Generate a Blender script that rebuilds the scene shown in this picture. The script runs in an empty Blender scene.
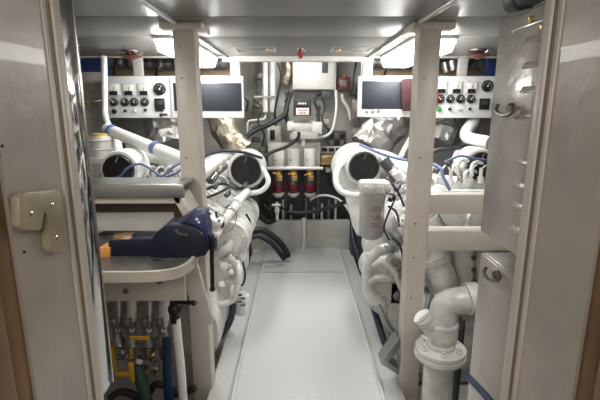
import bpy, bmesh, math, random
from mathutils import Vector, Matrix, Euler
random.seed(7)
PI = math.pi
C = bpy.context.scene.collection

# ------------------------------------------------------------------ camera
CAM = Vector((0, 0, 1.5))
F = 430.0
ROT = Euler((math.radians(90 - 12.5), 0, -math.radians(0.27))).to_matrix()
cd = bpy.data.cameras.new('camera'); cam = bpy.data.objects.new('camera', cd); C.objects.link(cam)
cam.location = CAM; cam.rotation_euler = ROT.to_euler()
cd.sensor_width = 36; cd.lens = F * 36 / 600; cd.clip_start = 0.02
bpy.context.scene.camera = cam

def ray(px, py): return ROT @ Vector(((px - 300) / F, (200 - py) / F, -1))
def P(px, py, Y):
    d = ray(px, py); return CAM + d * (Y / d.y)
def PZ(px, py, z):
    d = ray(px, py); return CAM + d * ((z - CAM.z) / d.z)
def PX(px, py, x):
    d = ray(px, py); return CAM + d * (x / d.x)
def S(px, Y): return px * Y / F            # rough metres for a length in pixels at depth Y

# ------------------------------------------------------------------ materials
M = {}
def mat(name, col, rough=0.5, metal=0.0, bump=0.0, bscale=40.0, var=0.0, vscale=6.0, emit=None, es=0, coat=0, trans=0, alpha=1):
    m = bpy.data.materials.new(name); m.use_nodes = True
    nt = m.node_tree; b = nt.nodes['Principled BSDF']
    b.inputs['Base Color'].default_value = (*col, 1)
    b.inputs['Roughness'].default_value = rough
    b.inputs['Metallic'].default_value = metal
    b.inputs['Coat Weight'].default_value = coat
    b.inputs['Transmission Weight'].default_value = trans
    b.inputs['Alpha'].default_value = alpha
    if emit:
        b.inputs['Emission Color'].default_value = (*emit, 1); b.inputs['Emission Strength'].default_value = es
    tc = nt.nodes.new('ShaderNodeTexCoord')
    if var:
        n = nt.nodes.new('ShaderNodeTexNoise'); n.inputs['Scale'].default_value = vscale; n.inputs['Detail'].default_value = 5
        nt.links.new(tc.outputs['Object'], n.inputs['Vector'])
        r = nt.nodes.new('ShaderNodeValToRGB')
        r.color_ramp.elements[0].position = .35; r.color_ramp.elements[1].position = .65
        r.color_ramp.elements[0].color = (*[max(0, c * (1 - var)) for c in col], 1)
        r.color_ramp.elements[1].color = (*[min(1, c * (1 + var * .4)) for c in col], 1)
        nt.links.new(n.outputs['Fac'], r.inputs['Fac']); nt.links.new(r.outputs['Color'], b.inputs['Base Color'])
    if bump:
        n = nt.nodes.new('ShaderNodeTexNoise'); n.inputs['Scale'].default_value = bscale; n.inputs['Detail'].default_value = 4
        nt.links.new(tc.outputs['Object'], n.inputs['Vector'])
        bp = nt.nodes.new('ShaderNodeBump'); bp.inputs['Strength'].default_value = bump; bp.inputs['Distance'].default_value = .02
        nt.links.new(n.outputs['Fac'], bp.inputs['Height']); nt.links.new(bp.outputs['Normal'], b.inputs['Normal'])
    M[name] = m
    return m
mat('white', (.74, .74, .72), .28, var=.2, vscale=11, bump=.08, bscale=30)
mat('whitegloss', (.76, .76, .745), .15, coat=.3)
mat('whitedull', (.60, .59, .56), .45, var=.12)
mat('console', (.74, .75, .76), .35)
mat('cream', (.57, .52, .455), .38, var=.10, vscale=4)
mat('jamb', (.42, .37, .315), .38, var=.16, vscale=5, bump=.12, bscale=18, coat=.1)
mat('locker', (.50, .465, .42), .27, var=.10, vscale=5, bump=.2, bscale=16, coat=.2)
mat('seal', (.20, .15, .115), .5)
mat('ceil', (.20, .197, .187), .40, var=.06, vscale=2, bump=.04, bscale=3)
mat('ceilgap', (.03, .03, .03), .6)
mat('rail', (.55, .55, .53), .3, metal=.6)
mat('bilge', (.10, .10, .10), .6, var=.4)
mat('filterwhite', (.46, .46, .46), .32, metal=.3)
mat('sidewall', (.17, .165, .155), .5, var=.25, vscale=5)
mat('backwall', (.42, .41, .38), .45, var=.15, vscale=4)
mat('steel', (.42, .42, .41), .28, metal=.85, bump=.04)
mat('mirror', (.42, .42, .41), .06, metal=1, bump=.03, bscale=5)
mat('chrome', (.55, .55, .53), .22, metal=1)
mat('dullsteel', (.22, .20, .18), .4, metal=.7, var=.3, vscale=20)
mat('foil', (.36, .35, .34), .5, metal=1, bump=.15, bscale=30)
mat('goldfoil', (.46, .40, .31), .38, metal=.9, bump=.15, bscale=30)
mat('black', (.012, .012, .013), .35)
mat('rubber', (.02, .021, .024), .5)
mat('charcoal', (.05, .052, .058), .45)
mat('screen', (.022, .027, .038), .5)
mat('face', (.85, .85, .82), .4)
mat('navy', (.003, .006, .022), .5)
mat('navylight', (.03, .045, .14), .35, coat=.3)
mat('bluehose', (.12, .16, .32), .5)
mat('navyhose', (.007, .013, .028), .45)
mat('tealhose', (.008, .028, .085), .45)
mat('greenhose', (.03, .07, .055), .45)
mat('red', (.35, .03, .03), .4)
mat('redplastic', (.14, .03, .028), .5)
mat('maroon', (.045, .012, .016), .8)
mat('bowl', (.13, .010, .014), .15, coat=.5)
mat('yellow', (.62, .33, .02), .45)
mat('yellowlab', (.55, .40, .12), .5)
mat('brass', (.55, .40, .18), .3, metal=.9)
mat('wood', (.22, .115, .04), .4, var=.3, vscale=8)
mat('wooddark', (.17, .09, .04), .5, var=.3, vscale=8)
mat('orangewood', (.72, .33, .09), .5)
mat('insul', (.36, .33, .30), .8, bump=.5, bscale=12, var=.25)
mat('browninsul', (.45, .33, .22), .8, var=.2)
mat('plastic_ivory', (.36, .30, .20), .4, var=.25, vscale=12)
mat('lampon', (1, 1, 1), .4, emit=(1.0, .985, .95), es=27)
mat('greenlamp', (.03, .3, .06), .3)
mat('clothblue', (.02, .045, .16), .8)

# painted deck with raised diamond tread
m = mat('deck', (.60, .605, .60), .25, coat=.15)
nt = m.node_tree; b = nt.nodes['Principled BSDF']
tc = nt.nodes.new('ShaderNodeTexCoord'); mp = nt.nodes.new('ShaderNodeMapping')
mp.inputs['Rotation'].default_value = (0, 0, PI / 4); mp.inputs['Scale'].default_value = (45, 45, 45)
ck = nt.nodes.new('ShaderNodeTexVoronoi'); ck.distance = 'CHEBYCHEV'; ck.inputs['Randomness'].default_value = 0; ck.inputs['Scale'].default_value = 1
nt.links.new(tc.outputs['Object'], mp.inputs['Vector']); nt.links.new(mp.outputs['Vector'], ck.inputs['Vector'])
bp = nt.nodes.new('ShaderNodeBump'); bp.inputs['Strength'].default_value = .25; bp.inputs['Distance'].default_value = .004
nt.links.new(ck.outputs['Distance'], bp.inputs['Height']); nt.links.new(bp.outputs['Normal'], b.inputs['Normal'])

# ------------------------------------------------------------------ mesh builder
def catmull(pts, n=7):
    pts = [Vector(p) for p in pts]
    if len(pts) < 3: return pts
    q = [pts[0] * 2 - pts[1]] + pts + [pts[-1] * 2 - pts[-2]]
    out = []
    for i in range(1, len(q) - 2):
        a, b_, c, d = q[i - 1:i + 3]
        for k in range(n):
            t = k / n
            out.append(.5 * ((2 * b_) + (c - a) * t + (2 * a - 5 * b_ + 4 * c - d) * t * t + (3 * b_ - a - 3 * c + d) * t ** 3))
    out.append(pts[-1]); return out

class G:
    def __init__(s): s.bm = bmesh.new()
    def box(s, x0, x1, y0, y1, z0, z1, bev=0.0, mtx=None):
        if x0 > x1: x0, x1 = x1, x0
        if y0 > y1: y0, y1 = y1, y0
        if z0 > z1: z0, z1 = z1, z0
        v = [s.bm.verts.new(p) for p in ((x0, y0, z0), (x1, y0, z0), (x1, y1, z0), (x0, y1, z0), (x0, y0, z1), (x1, y0, z1), (x1, y1, z1), (x0, y1, z1))]
        fs = [s.bm.faces.new([v[i] for i in f]) for f in ((0, 3, 2, 1), (4, 5, 6, 7), (0, 1, 5, 4), (1, 2, 6, 5), (2, 3, 7, 6), (3, 0, 4, 7))]
        if mtx: bmesh.ops.transform(s.bm, matrix=mtx, verts=v)
        if bev:
            es = list({e for f in fs for e in f.edges})
            bmesh.ops.bevel(s.bm, geom=es, offset=bev, segments=2, affect='EDGES', profile=.5)
        return s
    def cbox(s, c, sz, rot=(0, 0, 0), bev=0.0):
        mt = Matrix.Translation(c) @ Euler(rot).to_matrix().to_4x4()
        return s.box(-sz[0] / 2, sz[0] / 2, -sz[1] / 2, sz[1] / 2, -sz[2] / 2, sz[2] / 2, bev, mt)
    def cyl(s, p0, p1, r, r2=None, seg=20):
        p0 = Vector(p0); p1 = Vector(p1); return s.lathe([(r, 0), (r if r2 is None else r2, (p1 - p0).length)], p0, p1 - p0, seg)
    def lathe(s, prof, base, axis, seg=24):
        base = Vector(base); z = Vector(axis).normalized()
        x = z.orthogonal().normalized(); y = z.cross(x)
        rings = []
        for r, h in prof:
            if r < 1e-5: rings.append([s.bm.verts.new(base + z * h)])
            else: rings.append([s.bm.verts.new(base + z * h + (x * math.cos(2 * PI * k / seg) + y * math.sin(2 * PI * k / seg)) * r) for k in range(seg)])
        for a, b_ in zip(rings, rings[1:]):
            for k in range(seg):
                k2 = (k + 1) % seg
                if len(a) == 1 and len(b_) == 1: continue
                if len(a) == 1: s.bm.faces.new([a[0], b_[k2], b_[k]])
                elif len(b_) == 1: s.bm.faces.new([a[k], a[k2], b_[0]])
                else: s.bm.faces.new([a[k], a[k2], b_[k2], b_[k]])
        if len(rings[0]) > 1: s.bm.faces.new(list(reversed(rings[0])))
        if len(rings[-1]) > 1: s.bm.faces.new(rings[-1])
        return s
    def tube(s, pts, r, seg=12, smooth=True, n=7):
        pts = catmull(pts, n) if smooth else [Vector(p) for p in pts]
        if len(pts) == 2: return s.cyl(pts[0], pts[1], r, None, seg)
        t0 = (pts[1] - pts[0]).normalized(); x = t0.orthogonal().normalized()
        rings = []
        for i, p in enumerate(pts):
            t = (pts[min(i + 1, len(pts) - 1)] - pts[max(i - 1, 0)])
            if t.length < 1e-9: t = t0
            t.normalize(); x = x - t * x.dot(t)
            x = x.normalized() if x.length > 1e-6 else t.orthogonal().normalized()
            y = t.cross(x); rr = r(i / (len(pts) - 1)) if callable(r) else r
            rings.append([s.bm.verts.new(p + (x * math.cos(2 * PI * k / seg) + y * math.sin(2 * PI * k / seg)) * rr) for k in range(seg)])
        for a, b_ in zip(rings, rings[1:]):
            for k in range(seg): s.bm.faces.new([a[k], a[(k + 1) % seg], b_[(k + 1) % seg], b_[k]])
        s.bm.faces.new(list(reversed(rings[0]))); s.bm.faces.new(rings[-1])
        return s
    def prism(s, poly, vec, bev=0.0):
        vec = Vector(vec); a = [s.bm.verts.new(Vector(p)) for p in poly]; b_ = [s.bm.verts.new(Vector(p) + vec) for p in poly]
        n = len(a); fs = [s.bm.faces.new(list(reversed(a))), s.bm.faces.new(b_)]
        for k in range(n): fs.append(s.bm.faces.new([a[k], a[(k + 1) % n], b_[(k + 1) % n], b_[k]]))
        if bev:
            bmesh.ops.bevel(s.bm, geom=list({e for f in fs for e in f.edges}), offset=bev, segments=2, affect='EDGES', profile=.5)
        return s
    def ball(s, c, r, seg=14):
        return s.lathe([(0 if k in (0, 8) else r * math.sin(PI * k / 8), -r * math.cos(PI * k / 8)) for k in range(9)], c, (0, 0, 1), seg)
    def bolts(s, c, axis, R, n, r=.008, h=.01):
        z = Vector(axis).normalized(); x = z.orthogonal().normalized(); y = z.cross(x)
        for k in range(n):
            a = 2 * PI * (k + .5) / n; p = Vector(c) + (x * math.cos(a) + y * math.sin(a)) * R
            s.lathe([(r, -.004), (r, h)], p, z, 6)
        return s

def islands(name, g, m, parent, label=None):
    """every loose piece of g becomes a part of its own"""
    bm = g.bm; seen = set(); n = 0
    bm.verts.ensure_lookup_table(); bm.verts.index_update()
    for v0 in list(bm.verts):
        if v0.index in seen: continue
        st = [v0]; comp = []; seen.add(v0.index)
        while st:
            v = st.pop(); comp.append(v)
            for e in v.link_edges:
                w_ = e.other_vert(v)
                if w_.index not in seen: seen.add(w_.index); st.append(w_)
        h = G(); mp_ = {v.index: h.bm.verts.new(v.co) for v in comp}
        for f in {f for v in comp for f in v.link_faces}: h.bm.faces.new([mp_[v.index] for v in f.verts])
        obj(name, h, m, parent, label); n += 1
    bm.free(); return n

def wpos(o):
    v = Vector((0, 0, 0))
    while o is not None: v += o.location; o = o.parent
    return v
def obj(name, g, m, parent=None, label=None, loc=None):
    bmesh.ops.recalc_face_normals(g.bm, faces=g.bm.faces)
    me = bpy.data.meshes.new(name)
    o = bpy.data.objects.new(name, me); C.objects.link(o)
    if parent is not None: o.parent = parent; off = wpos(parent)
    else:
        if loc is None:
            vs = g.bm.verts
            xs = [v.co.x for v in vs]; ys = [v.co.y for v in vs]; zs = [v.co.z for v in vs]
            loc = ((min(xs) + max(xs)) / 2, (min(ys) + max(ys)) / 2, min(zs))
        o.location = loc; off = Vector(loc)
    bmesh.ops.translate(g.bm, vec=-off, verts=g.bm.verts)
    g.bm.to_mesh(me); g.bm.free()
    me.materials.append(M[m])
    me.shade_smooth(); me.set_sharp_from_angle(angle=math.radians(38))
    if label: o['label'] = label
    return o
def tag(o, label, cat, group=None, kind=None):
    o['label'] = label; o['category'] = cat
    if group: o['group'] = group
    if kind: o['kind'] = kind
    return o
def thing(name, label, cat, loc, group=None):
    o = bpy.data.objects.new(name, None); C.objects.link(o); o.location = loc; o.empty_display_size = .05
    return tag(o, label, cat, group)
def struct(name, g, m, parent=None):
    o = obj(name, g, m, parent)
    if parent is None: o['kind'] = 'structure'
    return o
def pipe(name, pts, r, m, label, cat, group=None, smooth=True, seg=12):
    return tag(obj(name, G().tube(pts, r, seg, smooth), m), label, cat, group)
def elbowpath(pts, rad=.05, k=5):
    """polyline with rounded corners"""
    pts = [Vector(p) for p in pts]; out = [pts[0]]
    for a, b_, c in zip(pts, pts[1:], pts[2:]):
        d1 = (a - b_); d2 = (c - b_); r = min(rad, d1.length * .45, d2.length * .45)
        p = b_ + d1.normalized() * r; q = b_ + d2.normalized() * r
        for i in range(k + 1):
            t = i / k; out.append(p * (1 - t) ** 2 + b_ * 2 * t * (1 - t) + q * t * t)
    out.append(pts[-1]); return out

# ------------------------------------------------------------------ SETTING
DL, DR = -.335, .435            # edges of the tread plate
CZ = 1.86
g = G()
g.box(DL, DR, .3, 3.70, -.03, 0)
g.box(DL, DR, 3.712, 4.40, -.03, -.002)
g.box(DL - .14, DL - .018, .3, 4.40, -.045, -.018); g.box(DR + .018, DR + .125, .3, 4.40, -.045, -.018)
struct('floor', g, 'deck')
g = G(); g.box(-1.9, 1.9, .3, 4.75, -.46, -.40); struct('floor', g, 'bilge')
g = G(); g.box(DL - .018, DL, .3, 4.40, -.05, .012, .004); struct('trim_1', g, 'deck')
g = G(); g.box(DR, DR + .018, .3, 4.40, -.05, .012, .004); struct('trim_2', g, 'deck')
g = G(); g.box(DL - .146, DL - .134, .3, 4.40, -.40, -.02); g.box(DR + .119, DR + .131, .3, 4.40, -.40, -.02); struct('trim_3', g, 'whitedull')
g = G(); g.box(DL + .05, DR - .05, 3.698, 3.716, -.035, .004, .002); struct('trim_4', g, 'rail')

g = G()
ys = [.93, 1.925, 2.475, 3.44]
for a, b_ in zip(ys, ys[1:]):
    for xa, xb in ((-1.9, -.548), (-.54, .54), (.548, 1.9)):
        g.box(xa, xb, a + .004, b_ - .004, CZ, CZ + .03, .002)
cl = struct('ceiling', g, 'ceil')
g = G(); g.box(-1.9, 1.9, .9, 3.44, CZ + .03, CZ + .05); obj('backing_board', g, 'ceilgap', cl)
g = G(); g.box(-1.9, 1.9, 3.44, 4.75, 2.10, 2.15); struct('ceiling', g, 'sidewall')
g = G(); g.box(-.58, .58, 3.44, 3.50, 1.822, 1.90, .012); struct('trim_5', g, 'whitedull')
g = G(); g.box(-1.9, -.58, 3.44, 3.49, 1.85, 1.90, .005); g.box(.58, 1.9, 3.44, 3.49, 1.85, 1.90, .005); struct('trim_6', g, 'whitedull')
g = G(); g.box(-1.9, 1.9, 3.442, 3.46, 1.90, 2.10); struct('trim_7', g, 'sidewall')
for i, s in enumerate((-1, 1)):
    g = G(); g.box(s * .53, s * .55, .95, 3.44, CZ - .014, CZ + .002, .003); struct('trim_%d' % (8 + i), g, 'rail')
struct('wall_back', G().box(-1.9, 1.9, 4.70, 4.76, -.46, 2.15), 'backwall')
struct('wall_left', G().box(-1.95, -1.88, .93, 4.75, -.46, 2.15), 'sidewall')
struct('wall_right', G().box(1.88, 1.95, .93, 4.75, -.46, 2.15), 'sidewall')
# doorway bulkhead
g = G(); g.box(-1.95, -.50, .725, .93, -.46, 2.15); struct('wall_front', g, 'jamb')
g = G(); g.box(.50, 1.95, .688, .89, -.46, 2.15); struct('wall_front', g, 'jamb')
g = G(); g.box(-.50, .50, .70, .90, 1.80, 2.15); struct('wall_front', g, 'jamb')
for i, (s, y) in enumerate(((-1, .725), (1, .688))):
    g = G(); g.box(s * 1.2, s * .505, y - .06, y, -.46, 2.1, .006); g.box(s * 1.2, s * .49, y - .16, y - .06, -.46, 2.1, .006)
    struct('trim_%d' % (10 + i), g, 'wood')
# rubber-lipped bead where the jamb meets the engine room lining
for i, (s, y) in enumerate(((-1, .917), (1, .880))):
    g = G(); g.box(s * .505, s * .487, y + .004, y + .034, -.46, 1.80, .006); g.box(s * .503, s * .496, y - .018, y + .003, -.46, 1.80, .002)
    struct('trim_%d' % (12 + i), g, 'cream')
    g = G(); g.box(s * .503, s * .493, y - .004, y + .004, -.46, 1.80); struct('trim_%d' % (14 + i), g, 'seal')
# low step under the far wall
struct('trim_16', G().box(-.50, .55, 4.40, 4.46, -.40, .30, .006), 'whitedull')
# passage behind the camera (keeps the light in)
struct('floor', G().box(-1.2, 1.2, -1.6, .54, -.03, 0), 'wooddark')

# ------------------------------------------------------------------ LAMPS
def lamp(x0, x1, y0, y1, z1, h, label, group=None, lit=True, pos=None):
    t = thing('ceiling_light', label, 'ceiling light', ((x0 + x1) / 2, (y0 + y1) / 2, z1 - h), group)
    obj('housing', G().box(x0, x1, y0, y1, z1 - .018, z1, .003), 'whitedull', t)
    g = G(); g.prism([(x0 + .008, y0 + .01, z1 - .018), (x1 - .008, y0 + .01, z1 - .018), (x1 - .03, y0 + .01, z1 - h), (x0 + .03, y0 + .01, z1 - h)], (0, y1 - y0 - .02, 0), .01)
    obj('diffuser', g, 'lampon', t)
    return t
lamp(-.78, -.60, 2.42, 3.42, CZ, .085, 'bright tube light with white diffuser under the ceiling behind the left post')
lamp(.62, .86, 2.42, 3.42, CZ, .085, 'bright tube light with white diffuser under the ceiling behind the right post')
# unseen lamps added to brighten the far wall, near floor and posts
lamp(-.14, .14, 3.62, 4.22, 2.10, .06, 'added tube light hidden above the far end behind the ceiling edge')
lamp(-1.0, -.80, 1.0, 1.55, CZ, .035, 'unseen added tube light on the ceiling left of the doorway')
lamp(.86, 1.06, 1.0, 1.50, CZ, .035, 'unseen added tube light on the ceiling right of the doorway')
def area(name, loc, rot, sx, sy, pw, col=(1, .97, .93)):
    l = bpy.data.lights.new(name, 'AREA'); l.shape = 'RECTANGLE'; l.size = sx; l.size_y = sy; l.energy = pw; l.color = col
    o = bpy.data.objects.new(name, l); C.objects.link(o); o.location = loc; o.rotation_euler = rot; return o
area('passage_fill', (0, -.7, 2.0), (math.radians(35), 0, 0), .9, .5, 15, (1, .94, .87))  # unseen area light added behind the camera to light the doorway

w = bpy.data.worlds.new('world'); bpy.context.scene.world = w; w.use_nodes = True
w.node_tree.nodes['Background'].inputs['Color'].default_value = (.85, .78, .70, 1)
w.node_tree.nodes['Background'].inputs['Strength'].default_value = .28

# ------------------------------------------------------------------ POSTS
def post(x, label, w_=.10):
    t = thing('steel_post', label, 'post', (x, 2.12, -.40), 'painted posts either side of the walkway')
    del t['group']
    obj('shaft', G().box(x - w_ / 2, x + w_ / 2, 2.07, 2.17, -.40, CZ - .03, .006), 'cream', t)
    obj('top_plate', G().box(x - .095, x + .095, 2.02, 2.22, CZ - .032, CZ - .001, .004), 'cream', t)
    g = G()
    for z in (1.76, 1.62, 1.25, .92, .74, .52): g.cyl((x - .018, 2.071, z), (x - .018, 2.066, z), .005, seg=10)
    islands('bolt', g, 'dullsteel', t)
    return t
pl = post(-.52, 'beige painted square steel post left of the walkway, beside the vise')
pr = post(.605, 'beige painted square steel post right of the walkway, with two side rails')
g = G(); a = P(428, 193, 2.12); b_ = P(492, 212, 2.12); g.box(.65, 1.9, 2.08, 2.16, b_.z, a.z, .005); obj('upper_rail', g, 'cream', pr)
a = P(428, 228, 2.12); b_ = P(492, 247, 2.12); g = G(); g.box(.65, 1.9, 2.06, 2.16, b_.z, a.z, .005); obj('lower_rail', g, 'cream', pr)
g = G(); g.prism([P(399, 339, 2.1), P(403, 345, 2.1), P(388, 362, 2.1), P(404, 373, 2.1), P(404, 378, 2.1), P(381, 364, 2.1)], (0, .10, 0)); obj('foot_bracket', g, 'steel', pr)

# ------------------------------------------------------------------ CONSOLES
def console(lab, x0, x1, scr, mets, rnds, big, disp, knobs, top, bot, Y=3.34, posts=(), bez=None):
    a = P(x0, top, Y); b_ = P(x1, bot, Y)
    t = thing('instrument_console', lab, 'instrument panel', ((a.x + b_.x) / 2, Y + .05, b_.z))
    obj('case', G().box(a.x, b_.x, Y, Y + .13, b_.z, a.z, .008), 'console', t)
    be = (P(bez[0], bez[2], Y), P(bez[1], bez[3], Y))
    obj('bezel', G().box(be[0].x, be[1].x, Y - .02, Y + .01, be[1].z, be[0].z, .008), 'whitegloss', t)
    p, q = P(scr[0], scr[2], Y - .02), P(scr[1], scr[3], Y - .02)
    sc = obj('screen', G().box(p.x, q.x, Y - .026, Y - .015, q.z, p.z, .002), 'screen', t)
    mx = (p.x + q.x) / 2
    g = G(); g.box(mx - .01, q.x - .03, Y - .0275, Y - .024, q.z + .045, q.z + .048); g.box(mx - .01, q.x - .03, Y - .0275, Y - .024, p.z - .048, p.z - .045); g.box(mx - .012, mx - .009, Y - .0275, Y - .024, q.z + .045, p.z - .045)
    obj('display_outline', g, 'charcoal', sc)
    for cx, cy in mets:
        c = P(cx, cy, Y); w2 = S(6, 3.2); h2 = S(6.2, 3.2)
        mm = obj('square_meter', G().box(c.x - w2, c.x + w2, Y - .012, Y + .01, c.z - h2, c.z + h2, .003), 'whitedull', t)
        obj('dial_face', G().box(c.x - w2 + .007, c.x + w2 - .007, Y - .015, Y - .01, c.z - h2 + .01, c.z + h2 - .007, .001), 'face', mm)
        g = G(); g.box(c.x - w2 * .68, c.x + w2 * .68, Y - .02, Y - .012, c.z - h2 + .008, c.z - h2 * .15, .003)
        g.cyl((c.x, Y - .017, c.z - h2 * .2), (c.x + .01, Y - .017, c.z + h2 * .6), .0015, seg=6)
        obj('meter_cover', g, 'black', mm)
    for k, (cx, cy, r) in enumerate(rnds + big):
        c = P(cx, cy, Y); R = S(r, 3.2)
        gg = obj('round_gauge', G().lathe([(R, 0), (R, .014), (R * .86, .018), (R * .84, .012), (0, .012)], (c.x, Y, c.z), (0, -1, 0), 24), 'black', t)
        g = G(); g.cyl((c.x, Y - .0145, c.z), (c.x - R * .5 * math.cos(k), Y - .0145, c.z + R * .55), .0016, seg=6)
        for q_ in range(9):
            an = math.radians(-40 + 27.5 * q_); g.cyl((c.x + R * .58 * math.cos(an), Y - .0135, c.z + R * .58 * math.sin(an)), (c.x + R * .75 * math.cos(an), Y - .0135, c.z + R * .75 * math.sin(an)), .0013, seg=5)
        g.lathe([(R * .16, 0), (R * .16, .004)], (c.x, Y - .012, c.z), (0, -1, 0), 10)
        obj('needle', g, 'face', gg)
    c = P(disp[0], disp[1], Y); hw = S(disp[2] / 2, 3.2); hh = S(disp[3] / 2, 3.2)
    dd = obj('display_unit', G().box(c.x - hw, c.x + hw, Y - .016, Y + .01, c.z - hh, c.z + hh, .003), 'black', t)
    obj('display_window', G().box(c.x - hw * .6, c.x + hw * .6, Y - .018, Y - .012, c.z - hh * .1, c.z + hh * .6, .001), 'charcoal', dd)
    for cx, cy, r, mm in knobs:
        c = P(cx, cy, Y - .01); R = S(r, 3.2)
        obj('knob', G().lathe([(R * 1.25, 0), (R * 1.25, .012), (R, .014), (R * .8, .026), (0, .026)], (c.x, Y, c.z), (0, -1, 0), 14), mm, t)
    for bx in posts:
        c = P(bx, top, Y); obj('hanger', G().box(c.x - .035, c.x + .035, Y + .15, Y + .19, a.z - .03, 2.10 if 0 else 1.86, .003).box(c.x - .035, c.x + .035, Y + .12, Y + .16, a.z - .08, a.z - .01), 'whitedull', t)
    return t
L = console('white instrument console with round gauges hanging behind the left post', 101.5, 172, (173, 242, 83, 111),
    [(114, 90), (129, 90), (144, 90)], [(114, 102, 4.3), (125, 102, 4.3), (134.5, 102, 4.3), (145, 102, 4.3)], [(160, 89, 6)],
    (160, 104, 10, 11), [(114, 111.5, 2, 'black'), (125, 111, 1.3, 'black'), (135, 111, 1.3, 'whitedull'), (145.5, 110, 1.2, 'black'), (161, 115, 1.3, 'black')], 76, 118, posts=(131, 176), bez=(170, 244.5, 76, 118))
g = G()
for x_, y_ in ((159.5, 110.5), (163.5, 114.6)):
    c = P(x_, y_, 3.34); g.box(c.x - .03, c.x + .03, 3.334, 3.345, c.z - .008, c.z + .008)
islands('sticker', g, 'charcoal', L)
R_ = console('white instrument console with red-lamp gauges hanging behind the right post', 424, 497, (362.5, 426, 81, 109),
    [(441, 88), (456, 88), (471, 88)], [(440, 99, 4.3), (450, 99, 4.3), (460, 99, 4.3), (470.5, 99, 4.3)], [(487, 86, 5.8)],
    (484, 104, 10, 11), [(439, 109, 2, 'greenlamp'), (450, 109, 1.3, 'black'), (459.5, 109, 1.3, 'whitedull'), (470, 109, 1.2, 'black'), (366.5, 112, 1.9, 'chrome'), (372.5, 112, 1.9, 'chrome'), (378, 111.5, 1.9, 'chrome')], 76, 118, posts=(470, 369), bez=(358, 427, 76, 117))
g = G(); a = P(434.5, 92, 3.33); b_ = P(437.5, 106, 3.33); g.box(a.x, b_.x, 3.32, 3.345, b_.z, a.z, .002); obj('warning_lamp', g, 'red', R_)
a = P(401, 79, 3.28); b_ = P(414, 111, 3.28)
g = G(); g.prism([P(401, 81, 3.27), P(404, 78.5, 3.27), P(416, 78, 3.27), P(416, 109, 3.27), P(405, 111, 3.27), P(402.5, 108, 3.27)], (0, .035, 0), .004)
tag(obj('cloth', g, 'maroon'), 'dark maroon cloth hung over the right console screen', 'cloth')
# hangers by the rails that hold the screens
for px, lab in ((234, 'short white square strut from ceiling edge to the left console screen'), (369, 'short white square strut from ceiling edge to the right console screen')):
    a = P(px, 57, 3.45)
    g = G(); g.box(a.x - .035, a.x + .035, 3.475, 3.53, 1.60, 1.84, .004)
    tag(obj('strut', g, 'whitegloss'), lab, 'bracket')

# ------------------------------------------------------------------ ENGINES
def disc_filter(t, c, R, depth=.22, ring=True):
    """round black intake facing the door, in its white shroud"""
    c = Vector(c)
    sh = obj('intake_shroud', G().lathe([(R * 1.05, .0), (R * 1.22, .005), (R * 1.28, .03), (R * 1.25, depth), (R * .8, depth + .05), (0, depth + .05)], c, (0, 1, 0), 32), 'white', t)
    ai = obj('air_filter', G().lathe([(0, -.02), (R * .42, -.02), (R * .46, -.012), (R * .8, -.012), (R * .84, -.024), (R * .97, -.024), (R, -.01), (R, .04), (0, .04)], c, (0, 1, 0), 32), 'black', t)
    g = G(); g.lathe([(R * 1.01, 0), (R * 1.035, 0), (R * 1.035, .012), (R * 1.01, .012)], c, (0, 1, 0), 32)
    obj('clamp_band', g, 'steel', ai)
    g = G(); g.cyl(c + Vector((-R * .05, -.026, R * .55)), c + Vector((R * .1, -.026, R * .9)), .003, seg=6); obj('catch', g, 'steel', ai)

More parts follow.
